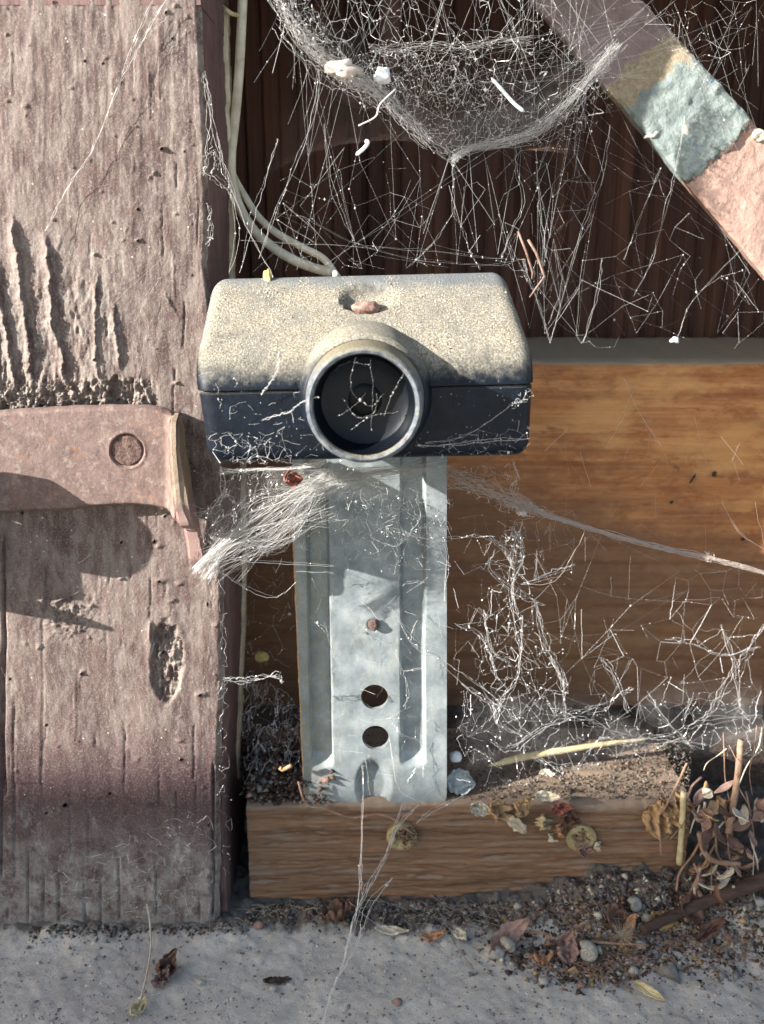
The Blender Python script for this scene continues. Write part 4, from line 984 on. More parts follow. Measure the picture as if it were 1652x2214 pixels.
tag(w.build('cobweb', M['silk']), 'thin broken web strands stuck to the front face of the sensor', 'cobweb', kind='stuff')

# --- the thick bundle under the sensor, fanning out to the latch tab
w = Web(14); w.thin = .72
def D(x, y, s=3):                                    # hangs between post corner and sensor underside
    return U(x, y, float(np.interp(x, [400, 700, 1000, 1300], [6, 4, 8, 18])) + w.rg.normal(0, s))
for _ in range(110):
    e = w.rg.random(); a = D(w.rg.normal(424, 5), w.rg.normal(1232, 7), .5)
    m1 = (w.rg.normal(575, 30), w.rg.normal(1108, 15)*1.0+w.rg.normal(0, 16)); m2 = (w.rg.normal(690, 18), w.rg.normal(1045, 12)); b = (w.rg.uniform(700, 980), w.rg.normal(1013, 8))
    if _ % 3 == 0: a, m1 = D(w.rg.normal(452, 8), w.rg.normal(1250, 6), .5), (w.rg.normal(590, 20), w.rg.normal(1170, 12))
    w.path([a, D(500+w.rg.normal(0, 8), 1165+w.rg.normal(0, 11), .7), D(*m1, 1), D(*m2, 1)]+([D(*b, 1)] if e < .8 else []), w.rg.choice([.04, .06, .12], p=[.6, .3, .1]), .06, .05)
for _ in range(40):
    a = D(w.rg.uniform(430, 520), w.rg.uniform(1180, 1260), 2); w.path([a, D(w.rg.uniform(560, 640), w.rg.uniform(1130, 1180), 2), D(w.rg.uniform(650, 730), w.rg.uniform(1090, 1140), 2)], .045, .2, .08)
for _ in range(60):
    w.path([D(w.rg.uniform(640, 760), w.rg.normal(1040, 10), 1), D(w.rg.uniform(760, 860), w.rg.normal(1022, 7), 1), D(w.rg.uniform(880, 985), w.rg.normal(1010, 6), 1)], .05, .15, .08)
for _ in range(26): w.path([D(720+w.rg.normal(0, 10), 985, .5)*1, D(660+w.rg.normal(0, 15), 1010, 1), D(560+w.rg.normal(0, 20), 1015, 1), D(475, 1020+w.rg.normal(0, 6), 1)], .045, .2, .1)
w.cloud([D(x, y, 4) for x, y in inside([(470, 1005), (660, 1010), (620, 1080), (520, 1150), (440, 1200), (420, 1110), (475, 1080)], 330, w.rg)], 3, 7, .045, .06, .8, .18)
w.cloud([D(x, y, 5)+np.array([0, 6, 0]) for x, y in inside([(620, 1030), (960, 1010), (990, 1100), (960, 1190), (860, 1240), (700, 1190), (560, 1230), (500, 1240)], 430, w.rg)], 2, 9, .04, .05, .8, .15)
w.path([D(440, 1100, .2), D(400, 1085, .2), D(385, 1060, .2)], .05, .05, .1, 2, .2); w.path([D(478, 1010, .3), D(486, 1050, .3), D(470, 1090, .3), D(430, 1110, .3), D(400, 1105, .3)], .08, .12, .3, 5, .4)
w.path([D(480, 1240, .5), D(545, 1275, .5), D(600, 1290, .5), D(640, 1260, .5)], .05, .1, .2, 2, .3); w.path([D(500, 1210, .5), D(620, 1220, .5), D(720, 1225, .5)], .05, .1, .2, 2, .3)
tag(w.build('cobweb', M['silk']), 'thick combed bundle of white web stretched from the latch tab to the sensor underside', 'cobweb', kind='stuff')

# --- threads lying over the bracket
w = Web(15)
by = lambda x, y, s=2: U(x, y, 18 + w.rg.normal(0, s))
w.cloud([by(x, y, 3) for x, y in inside([(650, 1050), (980, 1050), (985, 1240), (800, 1250), (640, 1190)], 260, w.rg)], 2, 6, .04, .05, .8, .2)
for L in ([(770, 1115), (830, 1140), (885, 1155), (930, 1165), (1000, 1160), (1070, 1160)], [(885, 1155), (910, 1120), (900, 1080)], [(885, 1158), (850, 1180), (800, 1160)], [(885, 1155), (950, 1110), (965, 1060)],
          [(760, 1320), (800, 1375), (850, 1400), (870, 1450), (885, 1490), (875, 1530)], [(840, 1310), (890, 1370), (940, 1420), (1000, 1480), (1040, 1510), (1085, 1530)], [(845, 1310), (900, 1400), (960, 1430), (1050, 1490)],
          [(830, 1540), (850, 1560), (870, 1590), (912, 1610), (915, 1680)], [(870, 1268), (890, 1262), (920, 1260)], [(680, 1345), (710, 1370), (720, 1420)], [(640, 1235), (720, 1240)], [(870, 1450), (920, 1445)],
          [(820, 1340), (780, 1300)], [(960, 1160), (968, 1220), (960, 1300)], [(900, 1340), (890, 1380), (905, 1400)], [(790, 1640), (800, 1720)], [(880, 1690), (900, 1660)], [(840, 1590), (860, 1700), (900, 1730)]):
    w.path([by(x, y, .6) for x, y in L], .06, .15, .3, 2, .3)
for _ in range(50): x, y = w.rg.uniform(660, 960), w.rg.uniform(1200, 1700); a = w.rg.uniform(0, 6.3); L = w.rg.uniform(15, 60); w.thread(by(x, y, 1), by(x+L*math.cos(a), y+L*math.sin(a), 1), .035, 4, 0, .04, .1)
w.beads += [(by(885+w.rg.normal(0, 6), 1155+w.rg.normal(0, 3), .4), .3) for _ in range(14)]
tag(w.build('cobweb', M['silk']), 'fine tangled web threads draped over the front of the steel bracket', 'cobweb', kind='stuff')

# --- the ragged column of web right of the bracket, and the tangle over the lower board
w = Web(16)
cy_ = lambda x, y, s=3: U(x, y, float(np.interp(x, [960, 1300, 1652], [20, 32, 44])) - abs(w.rg.normal(0, s)))
for L in ([(1130, 1130), (1112, 1180), (1105, 1260), (1108, 1330), (1130, 1400), (1165, 1440)], [(1105, 1140), (1125, 1170), (1130, 1210), (1110, 1260), (1120, 1330)], [(1160, 1300), (1180, 1380), (1200, 1430), (1222, 1490)],
          [(1190, 1420), (1215, 1475), (1222, 1560)], [(985, 1350), (1040, 1370), (1060, 1420), (1075, 1470)], [(1045, 1320), (1065, 1400), (1095, 1430)], [(1000, 1480), (1060, 1520), (1080, 1570), (1130, 1590)], 
          [(1130, 1330), (1120, 1450), (1090, 1510), (1075, 1560)], [(1060, 1160), (1090, 1190), (1110, 1230)], [(1070, 1190), (1060, 1230), (1120, 1280), (1180, 1310)], [(1240, 1220), (1200, 1240), (1130, 1262)], [(1160, 1190), (1160, 1260)]):
    w.path([cy_(x, y, .8) for x, y in L], .08, .2, .35, 4, .45)
w.cloud([cy_(x, y, 3) for x, y in inside([(1090, 1120), (1150, 1120), (1140, 1240), (1180, 1350), (1230, 1480), (1200, 1560), (1080, 1560), (1010, 1420), (1060, 1250)], 300, w.rg)], 3, 8, .042, .03, .8, .2)
w.cloud([cy_(x, y, 2) for x, y in inside([(1085, 1150), (1140, 1150), (1130, 1220), (1100, 1230)], 60, w.rg)], 3, 5, .07, .08, .9, .4)
w.cloud([cy_(x, y, 5) for x, y in inside([(970, 1100), (1250, 1100), (1260, 1550), (980, 1600)], 220, w.rg)], 2, 11, .028, .02, .8, .08)
w.net([cy_(x, y, 3) for x, y in inside([(985, 1080), (1240, 1120), (1652, 1250), (1652, 1560), (985, 1560)], 16, w.rg)], [], 2, 4, 30, .03, .1, .3)
w.cloud([cy_(x, y, 5) for x, y in inside([(1240, 1250), (1652, 1200), (1652, 1560), (1250, 1600)], 90, w.rg)], 3, 26, .05, .012, .6, .15)
tag(w.build('cobweb', M['silk']), 'ragged hanging column of tangled white web right of the steel bracket', 'cobweb', kind='stuff')
w = Web(17)
for L in ([(1060, 1600), (1110, 1620), (1180, 1570), (1260, 1555), (1320, 1580), (1400, 1600), (1460, 1585), (1520, 1560), (1652, 1548)], [(1230, 1540), (1300, 1530), (1340, 1500), (1370, 1490)], [(1040, 1480), (1110, 1560), (1150, 1590)],
          [(1270, 1630), (1300, 1600), (1350, 1605), (1400, 1590), (1460, 1600), (1530, 1610)], [(1652, 1350), (1610, 1420), (1575, 1470), (1540, 1530), (1520, 1555)], [(1360, 1540), (1330, 1460), (1300, 1420)], [(1560, 1350), (1590, 1440), (1600, 1530)],
          [(1440, 1380), (1500, 1390), (1560, 1420), (1640, 1400)], [(1400, 1500), (1440, 1560), (1500, 1620)], [(1150, 1640), (1220, 1655), (1300, 1650)]):
    w.path([cy_(x, y, .8) for x, y in L], .08, .25, .35, 3, .5)
w.cloud([cy_(x, y, 4) for x, y in inside([(985, 1490), (1250, 1530), (1652, 1480), (1652, 1640), (1400, 1640), (1180, 1700), (985, 1700)], 380, w.rg)], 3, 9, .036, .05, .7, .25)
w.cloud([cy_(x, y, 4) for x, y in inside([(1450, 1300), (1652, 1250), (1652, 1560), (1480, 1600)], 40, w.rg)], 3, 16, .05, .05, .8, .3)
for _ in range(14): x, y = w.rg.uniform(1230, 1640), w.rg.uniform(1250, 1560); a = w.rg.choice([1.0, 2.0, 1.5])+w.rg.normal(0, .3); L = w.rg.uniform(20, 90); w.thread(cy_(x, y, 2), cy_(x+L*math.cos(a), y+L*math.sin(a), 2), .055, 5, 0, .03, .15)
tag(w.build('cobweb', M['silk']), 'knotted low web tangle strewn above the lower board and dry debris', 'cobweb', kind='stuff')

# --- twisted rope of web running off to the right
w = Web(18)
ry = lambda x, y, s=.4: U(x, y, float(np.interp(x, [960, 1200, 1652], [12, 8, 6])) + w.rg.normal(0, s))
for _ in range(26): w.path([ry(x, y+w.rg.normal(0, 3.2)) for x, y in [(1085+w.rg.uniform(0, 60), 1078+w.rg.uniform(0, 22)), (1180, 1112), (1260, 1137), (1340, 1162), (1430, 1185), (1530, 1205), (1600, 1225), (1680, 1246)]], .085, .12, .03)
for _ in range(45): w.path([ry(w.rg.uniform(955, 990), w.rg.uniform(1005, 1060)), ry(w.rg.uniform(1020, 1070), w.rg.uniform(1030, 1075)), ry(w.rg.uniform(1080, 1120), w.rg.uniform(1065, 1095)), ry(1180+w.rg.normal(0, 10), 1112+w.rg.normal(0, 4))], .05, .22, .08)
w.cloud([ry(x, y, 1.5) for x, y in inside([(985, 1010), (1110, 1000), (1130, 1060), (1170, 1110), (1090, 1110), (1000, 1070)], 200, w.rg)], 3, 6, .045, .08, .8, .12)
w.cloud([ry(x, y, .7) for x, y in inside([(1110, 1085), (1150, 1085), (1160, 1120), (1120, 1115)], 70, w.rg)], 3, 3, .07, .1, .9, .2)
w.cloud([ry(x, y, .5) for x, y in inside([(1520, 1190), (1545, 1190), (1545, 1220), (1522, 1215)], 30, w.rg)], 3, 3, .08, .1, .9, .2)
w.path([ry(1110, 1000), ry(1118, 1030), ry(1105, 1055), ry(1120, 1085)], .07, .2, .1, 4, .3); w.path([ry(1350, 820), ry(1368, 870), ry(1400, 920), ry(1430, 965)], .05, .1, 0, 2, .2)
w.path([ry(1180, 1112), ry(1260, 1135), ry(1235, 1200), ry(1200, 1255), ry(1130, 1262)], .06, .1, .05, 1, .2); w.path([ry(1560, 1085), ry(1600, 1150), ry(1652, 1190)], .05, .1, 0, 2, .2)
for _ in range(30): x, y = w.rg.uniform(1180, 1640), w.rg.uniform(820, 1250); a = w.rg.choice([1.0, 1.6, 2.1])+w.rg.normal(0, .2); L = w.rg.uniform(30, 110); w.thread(ry(x, y), ry(x+L*math.cos(a), y+L*math.sin(a)), .03, 5, 0, .02, .02)
tag(w.build('web_rope', M['dusty']), 'long dusty pinkish grey twisted web rope crossing the orange brown board', 'cobweb', kind='stuff')

# --- strand anchored to the ground in front, plus wispy threads on the post
w = Web(19)
q = lambda x, y: U(x, y, float(np.interp(y, [1700, 2214], [12, -28])))
for L in ([(905, 1740), (860, 1790), (820, 1880), (790, 1930), (765, 1985), (740, 2080), (715, 2150), (697, 2214)], [(784, 1655), (786, 1740), (782, 1880), (775, 1960), (755, 2040)], [(870, 1740), (835, 1850), (800, 1910), (770, 1980)], [(848, 1900), (800, 1960), (770, 2040), (735, 2110)], [(1000, 1720), (930, 1755), (900, 1780)]):
    w.path([q(x, y) for x, y in L], .07, .12, .22, 4, .35)
w.path([q(755, 1950), q(790, 1980), q(830, 2010)], .05, .1, 0)
tag(w.build('cobweb', M['silk']), 'pale web strand running down in front of the lower board to the concrete', 'cobweb', kind='stuff')
w = Web(20)
p_ = lambda x, y, d=1.2: U(x, y, 13.0-d)
for L in ([(358, 0), (320, 60), (285, 130), (255, 190), (205, 310), (160, 385), (130, 430), (98, 500)], [(330, 0), (290, 90), (262, 160)], [(290, 190), (300, 110), (340, 60), (360, 40)]):
    w.path([p_(x, y, 2) for x, y in L], .07, .1, .12, 2, .25)
for L in ([(325, 480), (315, 600), (300, 720), (322, 800)], [(295, 690), (320, 640), (350, 600), (365, 610)], [(305, 648), (350, 640), (420, 632)], [(300, 820), (312, 740), (330, 690)], [(200, 700), (350, 560)], [(305, 730), (330, 732), (345, 720), (358, 718)], [(175, 400), (225, 400), (245, 380)]):
    w.path([p_(x, y, 1.5) for x, y in L], .035, .15, .05)
for L in ([(442, 160), (450, 250), (447, 330), (440, 380)], [(440, 370), (470, 390), (500, 420)], [(438, 360), (420, 400), (405, 450), (425, 480)], [(440, 340), (460, 330), (470, 350), (455, 375)], [(450, 440), (458, 500), (452, 530)], [(470, 290), (490, 380), (510, 440)]):
    w.path([p_(x, y, .5) for x, y in L], .06, .3, .3, 3, .4)
for _ in range(60): x, y = w.rg.uniform(0, 460), w.rg.uniform(1100, 1600); a = w.rg.uniform(0, 6.3); L = w.rg.uniform(8, 50); w.thread(p_(x, y, .9), p_(x+L*math.cos(a), y+L*math.sin(a), .9), .03, 4, 0, .05, .05)
w.path([p_(485, 1468), p_(520, 1473), p_(560, 1468), p_(600, 1460), p_(612, 1475)], .14, .2, .4, 5, .4)
w.cloud([p_(x, y, w.rg.uniform(.6, 1.8)) for x, y in inside([(60, 1900), (250, 1820), (440, 1740), (470, 1800), (460, 1980), (100, 1990)], 330, w.rg)], 2, 5, .05, .08, .6, .3)
w.cloud([p_(x, y, w.rg.uniform(.6, 1.2)) for x, y in inside([(470, 1250), (490, 1250), (505, 1900), (470, 1900)], 90, w.rg)], 2, 4, .05, .1, .7, .3)
tag(w.build('cobweb', M['greysilk']), 'wispy grey web threads clinging to the face and corner of the brown post', 'cobweb', kind='stuff')
# --- dark gap between post and bracket
w = Web(21)
g_ = lambda x, y, s=6: U(x, y, 26 + abs(w.rg.normal(0, s)))
w.cloud([g_(x, y) for x, y in inside([(525, 1440), (600, 1470), (655, 1540), (655, 1700), (520, 1710)], 380, w.rg)], 3, 7, .07, .08, .8, .3)
w.cloud([g_(x, y) for x, y in inside([(520, 1010), (640, 1010), (640, 1450), (520, 1440)], 130, w.rg)], 2, 12, .04, .04, .6, .2)
tag(w.build('cobweb', M['silk']), 'clotted white web filling the dark gap between post and bracket', 'cobweb', kind='stuff')

def web_sheet(name, fn, nu, nv, mat, label, cover):
    u = np.linspace(0, 1, nu); v = np.linspace(0, 1, nv); UU, VV = np.meshgrid(u, v, indexing='ij')
    V = fn(UU, VV); o = mesh_obj(name, V.reshape(-1, 3), grid_faces(nu, nv), mat)
    at = o.data.attributes.new('cover', 'FLOAT', 'POINT'); at.data.foreach_set('value', cover(UU, VV).astype(np.float32).ravel())
    tag(o, label, 'cobweb', kind='stuff'); return o
def arc(u, v):
    px = 540+760*u; yb = np.interp(px, [540, 600, 660, 740, 830, 900, 1000, 1100, 1200, 1300], [420, 365, 333, 312, 303, 306, 318, 322, 328, 350])
    py = yb - v*(150+40*np.sin(u*6)); return U(px, py, 46 + 22*v + 3*fbm(u*6, v*3, 170, 3))
web_sheet('web_sheet', arc, 90, 24, M['sheet'], 'faint brown dusty web sheet with an arched lower edge behind the hammock web', lambda u, v: np.clip(1.15-v*1.1, 0, 1)*smoothstep(0, .15, u)*smoothstep(1, .6, u)*(.45+.55*smoothstep(.1, 0, v)))

# ================================================================= dry litter, one by one
def rotm(yaw, pitch, roll): return Matrix.Rotation(yaw, 3, 'Z') @ Matrix.Rotation(pitch, 3, 'Y') @ Matrix.Rotation(roll, 3, 'X')
def leaf(label, c, L, W, ang, mat, curl=.5, fold=.3, crumple=.12, seed=0, name='dry_leaf', lobes=0, thick=.1, group=None, cat='leaf', stalk=0):
    nu, nv = 30, 15; V = np.zeros((nu, nv, 3))
    Mx = rotm(*ang); c = np.array(c)
    for i in range(nu):
        u = i/(nu-1); wd = math.sin(math.pi*min(1, max(0, u))**.8)**.8*W/2 + .04*W
        if lobes: wd *= 1+.35*math.cos(u*lobes*6.283+seed)
        for j in range(nv):
            v = j/(nv-1)*2-1
            wj = wd*(1+.30*mnoise.noise(Vector((u*9, v*1.2, seed*3.3))))
            x = (u-.5)*L; y = v*wj; z = curl*L*(u-.5)**2*2 + fold*abs(v)*wj + crumple*W*(mnoise.noise(Vector((u*4+seed, v*2.5, seed*1.7)))*2.0 + mnoise.noise(Vector((u*11+seed, v*6, seed)))*.9) + .04*W*math.sin(u*26+abs(v)*5)*abs(v)*.4
            p = Mx @ Vector((x, y, z)); V[i, j] = (p.x, p.y, p.z)
    V = V + c; f = grid_faces(nu, nv)
    root = None
    if stalk:
        root = empty(name, c); o = mesh_obj('leaf_blade', V.reshape(-1, 3), f, mat, root)
    else: o = mesh_obj(name, V.reshape(-1, 3), f, mat)
    md = o.modifiers.new('thick', 'SOLIDIFY'); md.thickness = thick*MM; md.offset = 0
    if stalk:
        a = V[0, nv//2]; d = V[0, nv//2]-V[4, nv//2]; d = d/np.linalg.norm(d)
        tube('leaf_stalk', [a-d*.6, a+d*stalk*.5+np.array([0, 0, -.3]), a+d*stalk+np.array([0, 0, -1.2])], [.35, .28, .2], M['stem'], root, 6)
        tag(root, label, cat, group); return root
    tag(o, label, cat, group); return o
def up(p, d): p = np.array(p, float); p[2] += d; return p
def lump(name, label, c, r, mat, cat, seed=0, amp=.3, group=None, sub=3, parent=None):
    bm = bmesh.new(); bmesh.ops.create_icosphere(bm, subdivisions=sub, radius=1)
    for v in bm.verts:
        k = 1+amp*mnoise.noise(v.co*1.3+Vector((seed*3.1, 0, 0)))+amp*.4*mnoise.noise(v.co*3.5+Vector((0, seed, 0)))
        v.co = Vector((c[0]+v.co.x*r[0]*k, c[1]+v.co.y*r[1]*k, c[2]+v.co.z*r[2]*k))
    o = bm_obj(name, bm, mat, parent); 
    if label: tag(o, label, cat, group)
    return o

g = onground
leaf('curved red brown dry leaf lying alone on the concrete below the lower board', up(g(1100, 2042), 3.0), 12.5, 5.2, (R(28), R(-22), R(38)), M['leafc'], .45, .25, .06, 1, stalk=1.5)
leaf('brown rounded leaf leaning on the dark twig beside the grey snail shell', up(g(1490, 1985), 4), 9, 7, (R(60), R(-35), R(40)), M['leafb'], .4, .2, .1, 2)
leaf('dark maroon leaf curled under the snail shell at the edge of the heap', up(g(1330, 1995), 2.2), 8, 6, (R(10), R(20), R(60)), M['leafb'], .6, .3, .15, 3)
leaf('pinkish dry leaf standing crumpled in the middle of the ground litter', up(g(1225, 2062), 2.4), 8, 5, (R(70), R(-50), R(20)), M['leafc'], .6, .4, .2, 4)
leaf('small bright orange scrap at the front of the ground litter', up(g(1170, 2083), 1.2), 5, 2.6, (R(10), R(10), R(15)), M['leafd'], .5, .3, .3, 5, cat='leaf scrap')
leaf('orange pointed dry leaf scrap standing beside the pale tuft', up(g(1355, 2030), 3.5), 8, 3.4, (R(55), R(-50), R(60)), M['leafd'], .3, .2, .2, 6, cat='leaf scrap')
leaf('pale straw husk lying loose at lower right on the bare concrete', up(g(1403, 2152), 1.0), 8.2, 2.4, (R(-42), R(2), R(20)), M['straw'], .15, .5, .08, 7, name='seed_husk', cat='husk')
leaf('whitish split husk at the left end of the ground litter', up(g(848, 2020), 1.0), 9, 2.2, (R(-6), 0, R(25)), M['leafe'], .2, .4, .25, 8, name='seed_husk', cat='husk')
leaf('orange tan scrap on the concrete between two pale husks', up(g(935, 2033), .9), 6, 2.2, (R(8), 0, R(20)), M['leafd'], .4, .3, .3, 9, cat='leaf scrap')
leaf('cream husk next to the orange tan scrap on the concrete', up(g(1000, 2032), 1.2), 4, 3, (R(-50), R(-10), R(30)), M['leafe'], .5, .5, .2, 10, name='seed_husk', cat='husk')
leaf('long rust brown leaf sliver lying under the right end of the twig', up(g(1530, 2028), 2.0), 12, 2.8, (R(38), R(-10), R(30)), M['leafb'], .3, .3, .25, 11)
leaf('tan folded leaf piece beside the rust brown sliver', up(g(1425, 2010), 2.0), 6, 4, (R(-20), R(15), R(20)), M['leafa'], .6, .4, .3, 12)
leaf('dark brown withered leaf alone on the concrete near the post foot', up(g(360, 2100), 1.6), 7.5, 4, (R(70), R(-25), R(35)), M['leafb'], .6, .3, .4, 13)
leaf('pinkish torn leaf scrap at the withered leaf near the post foot', up(g(352, 2125), 1.3), 5, 3, (R(40), R(-25), R(15)), M['leafc'], .5, .3, .4, 14)
leaf('dark dusty leaf clump lying left of the web strand foot', up(g(735, 1985), 1.8), 9, 6, (R(10), R(-10), R(15)), M['leafb'], .5, .3, .45, 15)
leaf('thin dark leaf flake flat on the concrete right of the web strand', up(g(600, 2125), .6), 7, 2, (R(6), 0, 0), M['soil'], .1, .1, .2, 16)
leaf('small brown shiny seed scale at the foot of the post', up(g(376, 1972), 1.5), 4, 3.4, (R(20), R(-20), R(50)), M['leafa'], .3, .3, .1, 17, name='seed_husk', cat='husk')
leaf('tan curled husk at the bottom edge left of centre', up(g(300, 2190), 1.2), 5, 3, (R(60), R(-10), R(20)), M['straw'], .5, .5, .2, 18, name='seed_husk', cat='husk')
sd_ = lambda px, py, Y, d=0: U(px, py, Y)
leaf('tan crumpled lobed dry leaf hanging at the right end of the lower board', U(1425, 1765, 19.0), 10.5, 7.5, (R(80), R(-80), R(8)), M['leafa'], .15, .25, .34, 21, stalk=3)
leaf('second tan leaf lobe folded behind the hanging crumpled leaf', U(1462, 1750, 19.5), 8.5, 7.5, (R(15), R(-20), R(82)), M['leafa'], .25, .2, .36, 22)
leaf('grey translucent leaf flake leaning at the bracket lower right corner', U(995, 1690, 28.0), 8, 6.5, (R(5), R(10), R(62)), M['clear'], .2, .15, .15, 23, name='leaf_flake')
leaf('small cream husk lying on the lower board top near its middle', U(1183, 1672, 36.0), 4.5, 2.2, (R(-15), 0, R(60)), M['leafe'], .3, .4, .1, 24, name='seed_husk', cat='husk')
leaf('bright red scrap caught in the web under the sensor', U(632, 1036, 1.0), 4.2, 3.2, (R(20), R(10), R(70)), M['leafr'], .4, .3, .2, 25, cat='leaf scrap', name='red_scrap')
for k, (px, py, L, W, an, mt, lb) in enumerate([
    (1040, 1748, 6, 3.6, (-.2, .3, 1.2), 'leafe', 'pale knobbly seed head at the left of the litter on the lower board edge'), (1075, 1752, 8, 5, (.5, .2, 1.1), 'leafa', 'tan crumpled petal mass above the left screw gap on the lower board'),
    (1128, 1742, 6.5, 3.6, (.6, -.6, 1.2), 'leafa', 'tan bell shaped husk standing up on the lower board edge'), (1122, 1782, 8.5, 3.2, (-.9, .1, 1.2), 'leafe', 'cream drooping pod hanging over the lower board front'),
    (1168, 1778, 7, 3.6, (.9, .4, 1.2), 'straw', 'straw coloured papery husk just left of the brass screw'), (1212, 1748, 6.5, 3, (.2, 0, 1.1), 'leafr', 'reddish dry bract above the brass screw'),
    (1185, 1722, 7, 2.6, (-.2, 0, 1.0), 'leafe', 'white splintered husk on the top edge above the reddish bract'), (1205, 1795, 4.5, 3.5, (1.2, .2, 1.2), 'leafd', 'orange flake touching the left rim of the brass screw'),
    (1188, 1812, 3.4, 2.2, (1.5, 0, 1.2), 'leafe', 'pale round seed hanging under the straw husk'), (1290, 1830, 3.2, 2.2, (1.3, 0, 1.2), 'leafe', 'pale bead like husk below right of the brass screw'),
    (1262, 1838, 4, 3, (.3, 0, 1.2), 'leafc', 'pinkish scrap stuck under the brass screw'), (1230, 1770, 5.5, 4, (.1, .3, 1.1), 'leafb', 'dark red curled scrap between reddish bract and brass screw')]):
    leaf(lb, U(px, py, 20.0), L*.95, W, an, M[mt], .5, .45, .3, 40+k, name='dry_husk', cat='husk')
lump('pebble', 'white pebble ball resting beside the bracket lower right edge', U(985, 1636, 30.0), (1.75, 1.6, 1.5), M['fluff'], 'pebble', 1, .12)
lump('pebble', 'orange tan round seed seen between post and bracket', U(566, 1420, 48.0), (2.0, 1.2, 1.7), M['crumb'], 'seed', 2, .2)
lump('web_fluff', 'bright white fluff lump caught in the hammock web', U(827, 163, 18.0), (1.7, 1.2, 1.75), M['fluff'], 'fluff', 3, .45)
lump('web_fluff', 'pale pink fluff wad on the thick left band of the hammock web', U(745, 148, 14.0), (3.2, 1.5, 1.5), M['dusty'], 'fluff', 4, .8)
lump('web_fluff', 'pale dusty wad hanging where the web rope meets the tangle', U(1130, 1108, 22.0), (1.3, .8, .9), M['dusty'], 'fluff', 9, .8)
lump('knot', None, U(1459, 735, 50.0), (.9, .6, .8), M['fluff'], 'fluff', 5, .7); tag(bpy.data.objects['knot'], 'small dead white fly knotted in threads above the back board', 'dead fly'); bpy.data.objects['knot'].name = 'dead_fly'
o = tube('dry_needle', spline([U(1062, 168, 34), U(1090, 200, 33), U(1112, 224, 33), U(1134, 242, 33)], 5), [.12]+[.42]*14+[.1], M['fluff'], None, 8); tag(o, 'straight white needle hanging slanted in the hammock web', 'needle')
o = tube('husk_curl', spline([U(770, 335, 14), U(786, 322, 13), U(796, 308, 13), U(789, 305, 13)], 5), [.1]+[.42]*14+[.15], M['fluff'], None, 8); tag(o, 'white comma shaped curl hanging in threads over the door', 'husk')
o = tube('web_fibre', spline([U(856, 192, 16), U(822, 225, 15), U(812, 252, 15), U(775, 272, 15)], 6), .17, M['silk'], None, 6); tag(o, 'wavy single white fibre hanging below the white fluff lump', 'fibre')
o = tube('straw_stalk', spline([U(1056, 1656, 35), U(1130, 1637, 36), U(1220, 1622, 37.5), U(1310, 1608, 39), U(1402, 1597, 40)], 8), list(np.interp(np.linspace(0, 1, 33), [0, .12, .3, .8, 1], [.2, .9, 1.05, .7, .2])), M['straw'], None, 10, jit=.2)
tag(o, 'pale straw stalk lying slanted behind the debris, lit by the sun', 'stalk')
# twigs
o = tube('dark_twig', spline([g(1385, 2035)+[0, 0, 3.2], g(1450, 2010)+[0, 0, 4.2], g(1520, 1985)+[0, 0, 5], g(1600, 1958)+[0, 0, 5.5], g(1700, 1925)+[0, 0, 6]], 8), list(np.interp(np.linspace(0, 1, 33), [0, 1], [1.2, 2.1])), M['twig'], None, 14, jit=.16, seed=3)
tag(o, 'thick dark twig lying across the litter at the lower right', 'twig')
for (pts, r, lb, mt) in [
    ([(645, 1690), (662, 1738), (700, 1748), (760, 1768), (830, 1762), (890, 1800)], .28, 'thin bent brown grass stem hanging under the bracket bottom edge', 'stem'),
    ([(1478, 1712), (1474, 1790), (1468, 1868)], .75, 'pale broken stalk standing at the right end of the lower board', 'straw'),
    ([(1602, 1600), (1597, 1660), (1585, 1740), (1574, 1800)], .8, 'upright brown dry stalk in front of the back board at far right', 'stem'),
    ([(1512, 1800), (1522, 1840), (1545, 1862), (1600, 1868)], .7, 'hooked pinkish stalk in the dried plant heap', 'stem'),
    ([(1485, 1650), (1462, 1700), (1430, 1760)], .3, 'thin curved grey stem arching over the hanging tan leaf', 'stem'),
    ([(1180, 2045), (1250, 2052), (1330, 2058), (1400, 2062)], .35, 'thin brown stem lying along the ground litter', 'stem'),
    ([(1100, 2030), (1160, 2034), (1185, 2040), (1186, 2060)], .3, 'bent thin brown stem next to the curved red brown leaf', 'stem'),
    ([(1470, 1955), (1476, 1990), (1482, 2010)], .4, 'short upright pinkish stem in front of the dark twig', 'stem'),
    ([(630, 1655), (612, 1664), (605, 1660)], .5, 'short curled orange tendril at the bracket left edge', 'rustedge')]:
    dep = (16 if max(p[1] for p in pts) < 1900 and pts[0][0] > 1100 else 20)
    if 'tendril' in lb or 'under the bracket' in lb: dep = 19.5
    P = [(g(x, y)+[0, 0, 2.6]) if y > 1950 else U(x, y, dep - (3 if x > 1500 else 0)) for x, y in pts]
    o = tube('dry_stalk', spline(P, 6), r, M[mt], None, 8, jit=.3); tag(o, lb, 'stem')
o = tube('grass_blade', spline([g(300, 1950)+[0, 0, 6], g(322, 2000)+[0, 0, 6], g(328, 2060)+[0, 0, 3], g(318, 2120)+[0, 0, 1.6], g(302, 2175)+[0, 0, .8]], 8), .22, M['leafe'], None, 6); tag(o, 'long thin pale grass blade curving over the concrete at lower left', 'grass blade')
